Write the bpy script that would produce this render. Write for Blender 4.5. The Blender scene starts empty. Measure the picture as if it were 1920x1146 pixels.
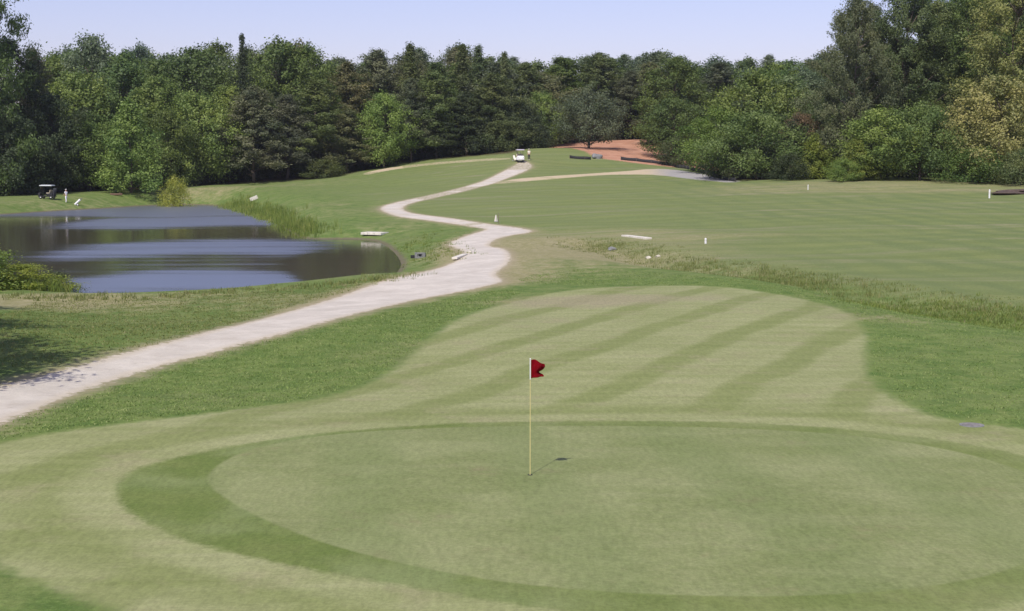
import bpy, bmesh, math, random
import numpy as np
from mathutils import Vector, Matrix
from mathutils.geometry import delaunay_2d_cdt
R = math.radians
scene = bpy.context.scene
col = scene.collection

# ------------------------------------------------------------------ camera, sky, sun, exposure
CAM_Z, FPX, CX, CY, HOR = 5.8, 2667.0, 960.0, 573.0, 298.0
PITCH = math.atan((CY - HOR) / FPX)
cam = bpy.data.cameras.new('camera'); co = bpy.data.objects.new('camera', cam); col.objects.link(co)
co.location = (0, 0, CAM_Z); co.rotation_euler = (R(90) - PITCH, 0, 0)
cam.sensor_width = 36.0; cam.lens = 36.0 * FPX / 1920.0
cam.clip_start = 0.1; cam.clip_end = 6000
scene.camera = co

SUN_EL, SUN_AZ = 52.0, -160.0          # azimuth measured from +Y towards +X
world = bpy.data.worlds.new("World"); scene.world = world; world.use_nodes = True
wn = world.node_tree.nodes; wl = world.node_tree.links
bg = wn['Background']; sky = wn.new('ShaderNodeTexSky'); sky.sky_type = 'NISHITA'
sky.sun_disc = False; sky.sun_elevation = R(SUN_EL); sky.sun_rotation = R(SUN_AZ)
sky.air_density = 1.0; sky.dust_density = 1.2; sky.ozone_density = 3.0; sky.altitude = 200
wb = wn.new('ShaderNodeMix'); wb.data_type = 'RGBA'; wb.blend_type = 'MULTIPLY'; wb.inputs[0].default_value = 1.0
wb.inputs[7].default_value = (1.13, 0.89, 1.02, 1); wl.new(sky.outputs[0], wb.inputs[6])      # the camera's slightly violet white balance
wl.new(wb.outputs[2], bg.inputs[0]); bg.inputs[1].default_value = 0.15
sl = bpy.data.lights.new('sun', 'SUN'); so = bpy.data.objects.new('sun', sl); col.objects.link(so)
sl.energy = 3.95; sl.angle = R(0.53); sl.color = (1.0, 0.95, 0.86)
sv = Vector((math.sin(R(SUN_AZ)) * math.cos(R(SUN_EL)), math.cos(R(SUN_AZ)) * math.cos(R(SUN_EL)), math.sin(R(SUN_EL))))
so.rotation_euler = sv.to_track_quat('Z', 'Y').to_euler(); so.location = (-30, -80, 90)
scene.view_settings.view_transform = 'Standard'; scene.view_settings.look = 'None'
scene.view_settings.exposure = 0.0; scene.view_settings.gamma = 1.0

# ------------------------------------------------------------------ helpers
def tag(o, label=None, cat=None, group=None, kind=None):
    if label: o['label'] = label
    if cat: o['category'] = cat
    if group: o['group'] = group
    if kind: o['kind'] = kind
    return o
def empty(name, loc, rz=0):
    o = bpy.data.objects.new(name, None); col.objects.link(o)
    o.location = loc; o.rotation_euler = (0, 0, rz); o.empty_display_size = 0.3
    return o
def link_mesh(name, me, mat=None, parent=None):
    o = bpy.data.objects.new(name, me); col.objects.link(o)
    if mat: me.materials.append(mat)
    if parent: o.parent = parent
    return o
def smooth(me):
    me.polygons.foreach_set('use_smooth', [True] * len(me.polygons)); return me
def mesh_np(name, verts, faces):
    me = bpy.data.meshes.new(name); me.from_pydata(verts.tolist() if hasattr(verts, 'tolist') else verts, [], faces.tolist() if hasattr(faces, 'tolist') else faces)
    me.update(); return me
def float_attr(me, name, arr):
    a = me.attributes.new(name, 'FLOAT', 'POINT'); a.data.foreach_set('value', np.asarray(arr, dtype=np.float32))
def copy_tree(o, parent=None):
    c = o.copy(); col.objects.link(c)
    if parent is not None: c.parent = parent
    for ch in list(o.children): copy_tree(ch, c)
    return c

class MB:                                  # collects boxes, bars and lathes into one mesh
    def __init__(s): s.bm = bmesh.new()
    def box(s, c, size, rot=None, bev=0.0):
        r = bmesh.ops.create_cube(s.bm, size=1.0)
        M = Matrix.Translation(c) @ (rot.to_matrix().to_4x4() if rot else Matrix()) @ Matrix.Diagonal((*size, 1))
        bmesh.ops.transform(s.bm, matrix=M, verts=r['verts'])
        if bev:
            es = list({e for v in r['verts'] for e in v.link_edges})
            bmesh.ops.bevel(s.bm, geom=es, offset=bev, segments=2, affect='EDGES', profile=0.7)
        return s
    def tube(s, a, b, ra, rb=None, seg=10):
        a, b = Vector(a), Vector(b); rb = ra if rb is None else rb; d = b - a
        r = bmesh.ops.create_cone(s.bm, cap_ends=True, segments=seg, radius1=ra, radius2=rb, depth=d.length)
        q = Vector((0, 0, 1)).rotation_difference(d.normalized())
        bmesh.ops.transform(s.bm, matrix=Matrix.Translation((a + b) / 2) @ q.to_matrix().to_4x4(), verts=r['verts'])
        return s
    def torus(s, c, R0, r0, axis=(1, 0, 0), n=20, m=8):
        q = Vector((0, 0, 1)).rotation_difference(Vector(axis)); vs = []
        for i in range(n):
            for j in range(m):
                t, p = i / n * 2 * math.pi, j / m * 2 * math.pi
                v = Vector(((R0 + r0 * math.cos(p)) * math.cos(t), (R0 + r0 * math.cos(p)) * math.sin(t), r0 * 1.25 * math.sin(p)))
                vs.append(s.bm.verts.new(Vector(c) + q @ v))
        for i in range(n):
            for j in range(m):
                s.bm.faces.new((vs[i*m+j], vs[((i+1) % n)*m+j], vs[((i+1) % n)*m+(j+1) % m], vs[i*m+(j+1) % m]))
        return s
    def blob(s, c, size, seed=0, amp=0.15, sub=3):
        r = bmesh.ops.create_icosphere(s.bm, subdivisions=sub, radius=1.0); rng = random.Random(seed)
        ks = [(Vector([rng.uniform(-1, 1) for _ in range(3)]).normalized(), rng.uniform(1.5, 3.5), rng.uniform(0, 6)) for _ in range(7)]
        for v in r['verts']:
            f = 1 + amp * sum(math.sin(k.dot(v.co) * w * 2 + p) for k, w, p in ks) / 2.5
            v.co = Vector((v.co.x * size[0], v.co.y * size[1], v.co.z * size[2])) * f + Vector(c)
        return s
    def build(s, name, mat, parent=None, sm=True):
        bmesh.ops.recalc_face_normals(s.bm, faces=s.bm.faces)
        me = bpy.data.meshes.new(name); s.bm.to_mesh(me); s.bm.free()
        if sm: smooth(me)
        o = link_mesh(name, me, mat, parent)
        if sm: me.set_sharp_from_angle(angle=R(40))
        return o

def ss(x, a, b):
    t = np.clip((x - a) / (b - a), 0, 1); return t * t * (3 - 2 * t)

# ------------------------------------------------------------------ from photograph measurements to ground coordinates
cp, sp_ = math.cos(PITCH), math.sin(PITCH)
def ray(px, py):                            # direction scaled so that Y = 1
    u = (np.asarray(px, float) - CX) / FPX; v = (np.asarray(py, float) - CY) / FPX
    y = cp - v * sp_; z = -(sp_ + v * cp)
    return u / y, z / y
def at(px, py, D):
    x, z = ray(px, py); return np.array([x * D, D, CAM_Z + z * D])
def px_y(py, D): return CAM_Z + ray(960, py)[1] * D
def X_of(px, D): return ray(px, 400)[0] * D

CTRL = [(0,740,36),(640,580,57),(900,541,65),(900,470,94),(900,430,120),(730,393,150),(850,362,175),(940,335,198),(990,315,212),
 (975,300.5,222),(1015,279,240),(1170,444,106),(1323,455,98),(1500,530,66),(1900,600,53),(1700,500,78),(1900,450,95),(1900,400,125),
 (1900,365,150),(1855,344,168),(1500,400,128),(1500,352,165),(1450,341,175),(1200,400,135),(1200,352,180),(1200,325,205),(1100,298,228),
 (1300,322,205),(1380,340,185),(1700,336,178),(1900,333,195),(2200,345,175),(2200,450,95),(120,370,203),(300,362,214),(400,350,228),
 (500,345,235),(650,325,245),(800,306,243),(600,380,170),(600,408,142),(750,440,118),(800,340,205),(900,309,228),(-300,375,205),
 (-300,700,38),(250,690,41),(200,600,57),(450,570,63),(700,530,72),(1050,310,222),(1150,305,226),(1250,316,215),(960,440,112),
 (1050,275,262),(1150,276,258),(1215,263,272),(1300,288,250),(1350,318,222)]
pts = [at(*c) for c in CTRL]
for x in range(-60, 61, 12):
    for y in (-30, -10, 8, 20, 32, 44): pts.append(np.array([x, y, 0.0]))
for x, y, z in [(-22,54,-.1),(0,56,0),(14,54,0),(-120,300,2),(-60,300,3),(0,300,9),(50,300,8.5),(100,300,6),(160,300,6),(-160,260,1),
                (-140,400,5),(-60,400,9),(0,400,13),(70,400,14),(140,400,12),(220,300,8),(-200,150,1),(-120,120,-.5),(-120,60,0),(200,150,3),(120,60,0),
                (-300,600,8),(0,600,14),(300,600,12),(-500,300,5),(500,300,8),(-500,0,2),(500,0,2),(0,-200,2),(-300,-300,2),(300,-300,2),
                (-900,900,10),(0,1100,14),(900,900,10),(-1000,-200,3),(1000,-200,3),(0,-900,3)]:
    pts.append(np.array([x, y, z], float))
P = np.array(pts)
def phi(d2): return np.sqrt(d2 + 49.0)
A = phi(((P[:, None, :2] - P[None, :, :2]) ** 2).sum(-1)); n = len(P)
K = np.zeros((n + 1, n + 1)); K[:n, :n] = A - np.eye(n) * 0.25; K[:n, n] = 1; K[n, :n] = 1
W = np.linalg.solve(K, np.append(P[:, 2], 0))
WATER = -1.2
def smooth_px(loop, it=2, closed=True):
    p = np.array(loop, float)
    for _ in range(it):
        q = np.roll(p, -1, 0)
        if closed: p = np.stack([p * .75 + q * .25, p * .25 + q * .75], 1).reshape(-1, 2)
        else:
            a, b = p[:-1], p[1:]
            p = np.vstack([p[:1], np.stack([a * .75 + b * .25, a * .25 + b * .75], 1).reshape(-1, 2), p[-1:]])
    return p
def on_plane(loop, z):
    x, s = ray(loop[:, 0], loop[:, 1]); D = (z - CAM_Z) / s
    return np.stack([x * D, D], 1)
def seg_dist(q, poly, closed=True):
    a = poly; b = np.roll(poly, -1, 0)
    if not closed: a, b = a[:-1], b[:-1]
    best = np.full(len(q), 1e9)
    for i in range(len(a)):
        ab = b[i] - a[i]; t = np.clip(((q - a[i]) @ ab) / max(ab @ ab, 1e-9), 0, 1)
        d = q - a[i] - t[:, None] * ab; best = np.minimum(best, (d * d).sum(1))
    return np.sqrt(best)
def inside(q, poly):
    r = np.zeros(len(q), bool); a = poly; b = np.roll(poly, -1, 0)
    for i in range(len(a)):
        c = (a[i, 1] > q[:, 1]) != (b[i, 1] > q[:, 1])
        with np.errstate(divide='ignore', invalid='ignore'):
            xi = (b[i, 0] - a[i, 0]) * (q[:, 1] - a[i, 1]) / (b[i, 1] - a[i, 1]) + a[i, 0]
        r ^= c & (q[:, 0] < xi)
    return r
def sdf(q, poly):                           # negative inside
    d = seg_dist(q, poly); return np.where(inside(q, poly), -d, d)

POND_PX = [(-420,560),(-250,575),(-60,558),(60,552),(110,553),(160,557),(230,559),(300,556),(370,552),(440,545),(510,540),(580,533),(640,528),
 (700,526),(740,518),(756,500),(752,486),(738,470),(716,455),(690,449),(640,448),(600,449),(568,447),(546,436),(528,424),(498,412),(462,401),(430,391),
 (400,385),(340,384),(270,386),(200,391),(140,394),(70,398),(0,403),(-120,408),(-300,416),(-420,440)]
POND = on_plane(smooth_px(POND_PX, 1), WATER)
DITCH_PX = [(1090,455),(1160,470),(1230,488),(1300,500),(1400,512),(1520,532),(1640,556),(1760,578),(1920,596),(2150,625)]
DITCH = on_plane(np.array(DITCH_PX, float), -0.15)
def terrain(x, y):
    x = np.atleast_1d(np.asarray(x, float)); y = np.atleast_1d(np.asarray(y, float)); out = np.empty(len(x))
    for i in range(0, len(x), 20000):
        q = np.stack([x[i:i+20000], y[i:i+20000]], 1)
        z = phi(((q[:, None, :] - P[None, :, :2]) ** 2).sum(-1)) @ W[:n] + W[n]
        xx, yy = q[:, 0], q[:, 1]
        amp = ss(np.hypot(xx, yy - 26), 14, 60)
        z = z + amp * (.07 * np.sin(xx * .21 + 1.3) * np.sin(yy * .17) + .05 * np.sin(xx * .43 + yy * .31) + .03 * np.sin(xx * .11 - yy * .47))
        z = z + .05 * np.sin(xx * .35 + .6) * np.cos(yy * .3)
        d = sdf(q, POND)
        shore = WATER + 0.03 + np.clip(d, 0, 99) * 0.16
        w = ss(d, 0, 7)
        z = np.where(d > 0, np.maximum(shore * (1 - w) + z * w, WATER + .02), WATER + 0.03 - np.clip(-d * .35, 0, 1.6))
        dd = seg_dist(q, DITCH, False); z = z - .45 * np.exp(-(dd / 2.2) ** 2)
        out[i:i+20000] = z
    return out
def ground_hit(loop):
    loop = np.asarray(loop, float); x, s = ray(loop[:, 0], loop[:, 1]); m = len(loop)
    Ds = np.concatenate([np.arange(6, 120, 1.0), np.arange(120, 330, 1.5)])
    lo = np.full(m, 6.0); hi = np.full(m, 330.0); done = np.zeros(m, bool); prev = Ds[0]
    G = terrain((x[:, None] * Ds).ravel(), np.tile(Ds, m)).reshape(m, -1)
    below = (CAM_Z + s[:, None] * Ds) < G
    for i in range(m):
        k = np.argmax(below[i])
        if below[i, k] and k > 0: lo[i], hi[i] = Ds[k-1], Ds[k]
        else: lo[i] = hi[i] = Ds[np.argmin((CAM_Z + s[i] * Ds) - G[i] + np.where(Ds < 100, 99, 0))]
    for _ in range(12):
        mid = (lo + hi) / 2; b = (CAM_Z + s * mid) < terrain(x * mid, mid)
        hi = np.where(b, mid, hi); lo = np.where(b, lo, mid)
    D = (lo + hi) / 2
    return np.stack([x * D, D], 1)
def gp(px, py):
    h = ground_hit([(px, py)])[0]; return Vector((h[0], h[1], terrain(h[0], h[1])[0]))
def gz(x, y): return float(terrain(x, y)[0])

PATH_PX = [(-250,905),(-120,845),(0,792),(67,767),(133,740),(200,717),(267,695),(333,677),(400,660),(467,642),(533,625),(629,598),(712,577),
 (790,560),(869,546),(907,537),(948,528),(924,515),(945,500),(959,486),(950,466),(913,463),(922,452),(945,443),(1002,435),(985,429),(936,423),
 (893,417),(850,410),(800,404),(765,399),(752,391),(765,382),(817,370),(869,359),(900,350),(924,345),(954,333),(986,321),(998,312),(992,306),
 (984,302),(972,301),(975,304),(969,309),(939,324),(909,339),(880,348),(850,356),(817,364),(765,375),(738,381),(718,386),(712,394),(744,406),
 (760,408),(810,414),(860,421),(905,428),(913,431),(877,441),(843,455),(840,460),(874,472),(869,481),(843,497),(790,512),(720,525),(660,549),
 (600,568),(533,587),(467,605),(400,620),(333,637),(267,653),(200,672),(160,683),(100,700),(50,712),(0,724),(-120,770),(-250,815)]
TAN_PX = [(926,345),(939,341),(969,335),(1028,330.5),(1117,325),(1176,321),(1221,316.5),(1265,318),(1310,325),(1350,333),(1392,340),(1370,343),(1340,340),
 (1295,336),(1236,328),(1176,327),(1117,329),(1058,334),(998,339),(945,344)]
FARPATH_PX = [(680,326),(700,320),(740,313),(800,306.5),(850,302),(900,298.5),(955,296),(955,299),(900,302),(850,305.5),(800,310),(745,317),(710,323),(690,328)]
GREEN_PX = [(383,905),(400,880),(450,852),(540,830),(650,814),(800,803),(960,797),(1100,795),(1270,797),(1400,802),(1550,812),(1700,830),(1850,860),
 (1960,900),(2020,950),(2000,1010),(1900,1070),(1750,1103),(1550,1121),(1350,1124),(1150,1115),(980,1100),(850,1078),(720,1050),(600,1015),(500,975),(430,940)]
COLLAR_PX = [(213,925),(225,900),(262,880),(330,862),(450,838),(600,815),(800,796),(960,788),(1200,785),(1400,790),(1600,806),(1800,832),(1920,855),
 (2060,900),(2150,960),(2120,1040),(2000,1110),(1850,1150),(1500,1180),(1200,1168),(1000,1142),(850,1115),(700,1090),(550,1060),(420,1030),(320,1000),(245,965)]
FAIR_PX = [(-300,900),(-120,862),(0,834),(110,812),(280,790),(480,762),(620,738),(700,708),(760,672),(810,632),(870,592),(960,562),(1080,546),(1200,539),
 (1330,537),(1450,550),(1540,570),(1600,595),(1625,625),(1620,665),(1622,700),(1645,732),(1700,765),(1770,792),(1900,806),(2060,830),(2400,900),
 (2600,1100),(2300,1500),(500,1500),(330,1190),(230,1146),(100,1100),(0,1058),(-150,960)]
CLAY_PX = [(1112,299),(1118,290),(1140,277),(1180,268),(1215,262),(1250,262),(1290,270),(1330,285),(1345,318),(1330,318),(1290,306),(1230,303),(1160,300)]
def gpoly(loop, it=2): return ground_hit(smooth_px(loop, it))
PATH, TAN, FARP = gpoly(PATH_PX), gpoly(TAN_PX, 1), gpoly(FARPATH_PX, 1)
GREEN, COLLAR, FAIR = [on_plane(smooth_px(l, 2), 0.0) for l in (GREEN_PX, COLLAR_PX, FAIR_PX)]
CLAY = np.array([(9, 252), (16, 240), (22, 228), (30, 223), (36, 221), (42, 216), (46, 214), (50, 222), (46, 262), (34, 290), (16, 292), (6, 280)], float)
XB = gp(1114, 298)
CLAY = np.array([(XB.x - 7, XB.y + 24), (XB.x - 1, XB.y + 8), (XB.x + .5, XB.y + 1), (XB.x + 6, XB.y - 2), (XB.x + 12, XB.y - 6), (XB.x + 18, XB.y - 13),
                 (XB.x + 21, XB.y - 17), (XB.x + 27, XB.y - 10), (XB.x + 26, XB.y + 34), (XB.x + 12, XB.y + 50), (XB.x - 8, XB.y + 44)])

# ------------------------------------------------------------------ node helpers
def new_mat(name):
    m = bpy.data.materials.new(name); m.use_nodes = True; nt = m.node_tree
    return m, nt, nt.nodes['Principled BSDF']
class NT:
    def __init__(s, nt): s.nt = nt
    def node(s, t, **kw):
        nd = s.nt.nodes.new(t)
        for k, v in kw.items(): setattr(nd, k, v)
        return nd
    def put(s, sock, v):
        if isinstance(v, bpy.types.NodeSocket): s.nt.links.new(v, sock)
        elif isinstance(v, (tuple, list)): sock.default_value = (*v, 1.0) if len(v) == 3 and sock.type == 'RGBA' else v
        else: sock.default_value = v
    def attr(s, name): return s.node('ShaderNodeAttribute', attribute_name=name).outputs['Fac']
    def m(s, op, a, b=0.0, c=0.0, clamp=False):
        nd = s.node('ShaderNodeMath', operation=op, use_clamp=clamp)
        s.put(nd.inputs[0], a); s.put(nd.inputs[1], b); s.put(nd.inputs[2], c); return nd.outputs[0]
    def step(s, x, a, b, lo=0.0, hi=1.0):
        nd = s.node('ShaderNodeMapRange', interpolation_type='SMOOTHSTEP')
        s.put(nd.inputs['Value'], x); nd.inputs['From Min'].default_value = a; nd.inputs['From Max'].default_value = b
        nd.inputs['To Min'].default_value = lo; nd.inputs['To Max'].default_value = hi; return nd.outputs[0]
    def mix(s, f, a, b, blend='MIX'):
        nd = s.node('ShaderNodeMix', data_type='RGBA', blend_type=blend)
        s.put(nd.inputs[0], f); s.put(nd.inputs[6], a); s.put(nd.inputs[7], b); return nd.outputs[2]
    def pos(s, scale=(1, 1, 1), rot=0.0):
        g = s.node('ShaderNodeNewGeometry'); mp = s.node('ShaderNodeMapping')
        s.nt.links.new(g.outputs['Position'], mp.inputs[0]); mp.inputs['Scale'].default_value = scale; mp.inputs['Rotation'].default_value = (0, 0, rot)
        return mp.outputs[0]
    def noise(s, scale, detail=3, rough=.55, vec=None, dist=0.0):
        nd = s.node('ShaderNodeTexNoise'); nd.inputs['Scale'].default_value = scale; nd.inputs['Detail'].default_value = detail
        nd.inputs['Roughness'].default_value = rough; nd.inputs['Distortion'].default_value = dist
        s.nt.links.new(vec if vec is not None else s.pos(), nd.inputs['Vector']); return nd.outputs[0]
def simple(name, c, rough=.6, metal=0.0, var=.12, scale=8.0, spec=.5):
    m, nt, b = new_mat(name); N = NT(nt)
    tc = N.node('ShaderNodeTexCoord').outputs['Object']
    v = N.step(N.noise(scale, 4, .6, tc), .3, .7, 1 - var, 1 + var)
    hs = N.node('ShaderNodeHueSaturation'); hs.inputs['Color'].default_value = (*c, 1); nt.links.new(v, hs.inputs['Value'])
    nt.links.new(hs.outputs[0], b.inputs['Base Color']); b.inputs['Roughness'].default_value = rough; b.inputs['Metallic'].default_value = metal
    b.inputs['Specular IOR Level'].default_value = spec
    return m

# ------------------------------------------------------------------ ground material (turf, paths, clay in one graph, edges ragged)
def ground_material():
    m, nt, b = new_mat('ground_cover'); N = NT(nt)
    fine = N.noise(14, 4, .7); mid = N.noise(2.2, 4, .6); big = N.noise(.16, 4, .6); big2 = N.noise(.055, 3, .5)
    mot = N.noise(.8, 5, .65)
    streak = N.noise(1.0, 4, .6, N.pos((.16, 1.6, 1), R(-25)))
    edge = N.m('MULTIPLY', N.m('SUBTRACT', N.noise(3.5, 3, .7), .5), 1.0)
    def inside(a, wid, amp):
        x = N.m('ADD', N.attr(a), N.m('MULTIPLY', edge, amp)); return N.step(x, wid, -wid)
    # rough
    c = N.mix(N.step(mot, .32, .68), (.092, .155, .034), (.160, .215, .060))
    c = N.mix(N.step(mid, .45, .78, 0, .55), c, (.215, .245, .078))
    c = N.mix(N.step(fine, .5, .8, 0, .35), c, (.24, .26, .11))
    c = N.mix(N.step(big, .45, .75, 0, .5), c, (.19, .205, .085))
    # drier turf
    dry = N.m('ADD', N.attr('dry'), N.m('MULTIPLY', N.m('SUBTRACT', mot, .5), 1.3))
    dryc = N.mix(N.step(mid, .35, .7), (.27, .245, .115), (.36, .315, .19))
    c = N.mix(N.step(dry, .25, 1.0, 0, .85), c, dryc)
    # mown field beyond
    fld = N.attr('field')
    wv = N.node('ShaderNodeTexWave', wave_type='BANDS', bands_direction='Y', wave_profile='SIN')
    nt.links.new(N.pos((1, 1, 1), R(-9)), wv.inputs['Vector']); wv.inputs['Scale'].default_value = .075; wv.inputs['Distortion'].default_value = 4.0
    wv.inputs['Detail'].default_value = 2; wv.inputs['Detail Scale'].default_value = .6
    fst = N.noise(1.0, 5, .65, N.pos((.02, .33, 1), R(-9)))
    fc = N.mix(N.step(wv.outputs['Fac'], .2, .8), (.170, .202, .070), (.202, .230, .083))
    fc = N.mix(N.step(fst, .35, .65, 0, .7), fc, (.155, .200, .072))
    fc = N.mix(N.step(fst, .5, .72, 0, .85), fc, (.265, .25, .14))
    fc = N.mix(N.step(big, .5, .75, 0, .5), fc, (.15, .20, .07))
    g0 = N.node('ShaderNodeNewGeometry'); s0 = N.node('ShaderNodeSeparateXYZ'); nt.links.new(g0.outputs['Position'], s0.inputs[0])
    fa = N.m('ADD', N.m('ADD', s0.outputs[0], N.m('MULTIPLY', s0.outputs[1], .15)), N.m('MULTIPLY', N.noise(.09, 3), 5.0))
    fs2 = N.step(N.m('SINE', N.m('MULTIPLY', fa, 2 * math.pi / 3.4)), -.6, .9)
    fc = N.mix(N.m('MULTIPLY', N.m('MULTIPLY', fs2, N.step(s0.outputs[0], 8, 24)), N.step(N.noise(.07, 3), .3, .6, .1, .6)), fc, (.130, .172, .066))
    c = N.mix(N.m('MULTIPLY', fld, .9), c, fc)
    c = N.mix(N.m('MULTIPLY', N.m('MULTIPLY', N.step(dry, .3, 1.3, 0, .95), N.step(N.noise(1.0, 5, .7, N.pos((.12, .5, 1), R(4))), .38, .62, .15, 1)), N.step(fld, .2, .8)), c, N.mix(.35, dryc, fc))
    # fairway with mowing stripes
    rot = R(25)
    g = N.node('ShaderNodeNewGeometry'); sx = N.node('ShaderNodeSeparateXYZ'); nt.links.new(g.outputs['Position'], sx.inputs[0])
    ac = N.m('ADD', N.m('MULTIPLY', sx.outputs[0], math.cos(rot)), N.m('MULTIPLY', sx.outputs[1], -math.sin(rot)))
    ac = N.m('ADD', ac, N.m('MULTIPLY', N.m('SUBTRACT', N.noise(.12, 2), .5), 1.6))
    ac = N.m('ADD', ac, N.m('MULTIPLY', N.m('SUBTRACT', N.noise(1.2, 3), .5), .35))
    st = N.m('SINE', N.m('MULTIPLY', N.m('ADD', ac, 15.1), 2 * math.pi / 3.0))
    stf = N.step(st, -.85, -.05)
    ringd = N.m('ADD', N.attr('sd_collar'), N.m('MULTIPLY', N.noise(.3, 2), .8))
    rs = N.step(N.m('SINE', N.m('MULTIPLY', ringd, 2 * math.pi / 2.6)), -.8, .8)
    use_st = N.step(N.attr('sd_collar'), .6, 3.2)
    stripe = N.m('ADD', N.m('MULTIPLY', stf, use_st), N.m('MULTIPLY', rs, N.m('SUBTRACT', 1.0, use_st)))
    lit = N.mix(N.step(streak, .3, .7), (.262, .285, .122), (.31, .32, .155))
    drk = N.mix(N.step(streak, .3, .7), (.190, .222, .076), (.225, .252, .096))
    vis = N.step(N.noise(.28, 4, .6), .3, .65, .5, 1.0)
    fw = N.mix(N.m('MULTIPLY', stripe, vis), drk, lit)
    fw = N.mix(N.step(N.noise(.5, 4, .7), .5, .72, 0, .5), fw, (.30, .275, .155))
    fw = N.mix(N.step(dry, .3, 1.1, 0, .7), fw, (.30, .262, .165))
    c = N.mix(inside('sd_fair', .24, .6), c, fw)
    # collar
    cc = N.mix(N.step(mot, .3, .7), (.122, .168, .042), (.155, .192, .056))
    cc = N.mix(N.step(N.noise(.35, 3), .45, .7, 0, .5), cc, (.235, .275, .12))
    cf = N.m('MULTIPLY', N.step(sx.outputs[0], -3, 4, 0, .42), N.step(N.noise(.5, 3), .3, .6, .5, 1.0))
    cc = N.mix(cf, cc, fw)
    c = N.mix(inside('sd_collar', .14, .3), c, cc)
    # putting surface
    gc = N.mix(N.step(N.noise(.33, 5, .6), .38, .62), (.188, .222, .082), (.236, .264, .112))
    gc = N.mix(N.step(N.noise(1.0, 4, .6, N.pos((.25, 1.1, 1), R(8))), .45, .75, 0, .45), gc, (.27, .285, .135))
    gc = N.mix(N.step(N.noise(.2, 3, .6), .52, .7, 0, .45), gc, (.165, .205, .065))
    gc = N.mix(N.step(N.noise(7, 3, .7), .35, .75, 0, .22), gc, (.29, .28, .15))
    gc = N.mix(N.step(N.noise(.6, 5, .75), .56, .72, 0, .5), gc, (.235, .205, .11))
    gb = N.step(N.m('SINE', N.m('MULTIPLY', N.m('ADD', N.m('ADD', sx.outputs[0], N.m('MULTIPLY', sx.outputs[1], .12)), N.noise(.3, 3)), 2 * math.pi / 3.3)), -.4, .9)
    gc = N.mix(N.m('MULTIPLY', gb, .32), gc, (.150, .198, .066))
    c = N.mix(inside('sd_green', .05, .10), c, gc)
    grain = N.m('ADD', N.m('MULTIPLY', N.noise(1.0, 4, .75, N.pos((9, 2.2, 1), R(6))), .5), N.m('MULTIPLY', fine, .5))
    turf_v = N.step(grain, .3, .7, .80, 1.2)
    # forest floor
    c = N.mix(N.attr('wood'), c, N.mix(mot, (.05, .04, .022), (.09, .07, .035)))
    hs = N.node('ShaderNodeHueSaturation'); nt.links.new(c, hs.inputs['Color']); nt.links.new(turf_v, hs.inputs['Value']); c = hs.outputs[0]
    mud = N.m('ADD', N.attr('sd_pond'), N.m('MULTIPLY', edge, 1.2))
    c = N.mix(N.step(mud, .55, .1, 0, .85), c, (.15, .125, .085))
    # clay
    cl = N.mix(N.step(N.noise(.5, 5, .7), .3, .7), (.39, .19, .115), (.52, .30, .20))
    cl = N.mix(N.step(N.noise(2, 4, .7), .6, .8, 0, .5), cl, (.33, .13, .07))
    c = N.mix(N.step(N.m('ADD', N.attr('sd_clay'), N.m('MULTIPLY', edge, 3.0)), .5, -.5), c, cl)
    # worn earth beside the paths, then the paths themselves
    worn = N.m('ADD', N.attr('sd_path'), N.m('MULTIPLY', N.m('SUBTRACT', N.noise(1.4, 4, .7), .5), 1.6))
    c = N.mix(N.step(worn, .9, -.3, 0, .85), c, (.36, .30, .20))
    pc = N.mix(N.step(N.noise(.55, 5, .65), .35, .7), (.53, .485, .41), (.64, .59, .505))
    pc = N.mix(N.step(N.noise(.9, 6, .8), .52, .66, 0, .45), pc, (.43, .375, .30))
    pc = N.mix(N.step(N.noise(5, 5, .75), .5, .8, 0, .5), pc, (.38, .34, .30))
    pc = N.mix(N.step(N.noise(22, 3, .8), .55, .75, 0, .35), pc, (.66, .62, .57))
    pc = N.mix(N.step(N.attr('sd_path'), -.55, -.1, 0, .6), pc, (.55, .48, .36))
    c = N.mix(N.step(N.m('ADD', N.attr('sd_path'), N.m('MULTIPLY', edge, 1.1)), .14, -.14), c, pc)
    tc = N.mix(N.step(N.noise(.4, 4, .7), .3, .7), (.48, .41, .25), (.55, .44, .31))
    tc = N.mix(N.attr('grav'), tc, N.mix(N.noise(1.2, 4), (.27, .265, .25), (.42, .40, .385)))
    c = N.mix(N.step(N.m('ADD', N.attr('sd_tan'), N.m('MULTIPLY', edge, 1.5)), .35, -.35), c, tc)
    nt.links.new(c, b.inputs['Base Color']); b.inputs['Roughness'].default_value = .95; b.inputs['Specular IOR Level'].default_value = .12
    bp = N.node('ShaderNodeBump'); bp.inputs['Strength'].default_value = .55; bp.inputs['Distance'].default_value = .05
    hgt = N.m('MULTIPLY', N.m('ADD', N.noise(9, 5, .75), N.m('MULTIPLY', mid, 1.4)), N.step(N.attr('sd_fair'), -.2, .4, .22, 1.0))
    nt.links.new(hgt, bp.inputs['Height']); nt.links.new(bp.outputs[0], b.inputs['Normal'])
    return m
GROUND = ground_material()

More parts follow.
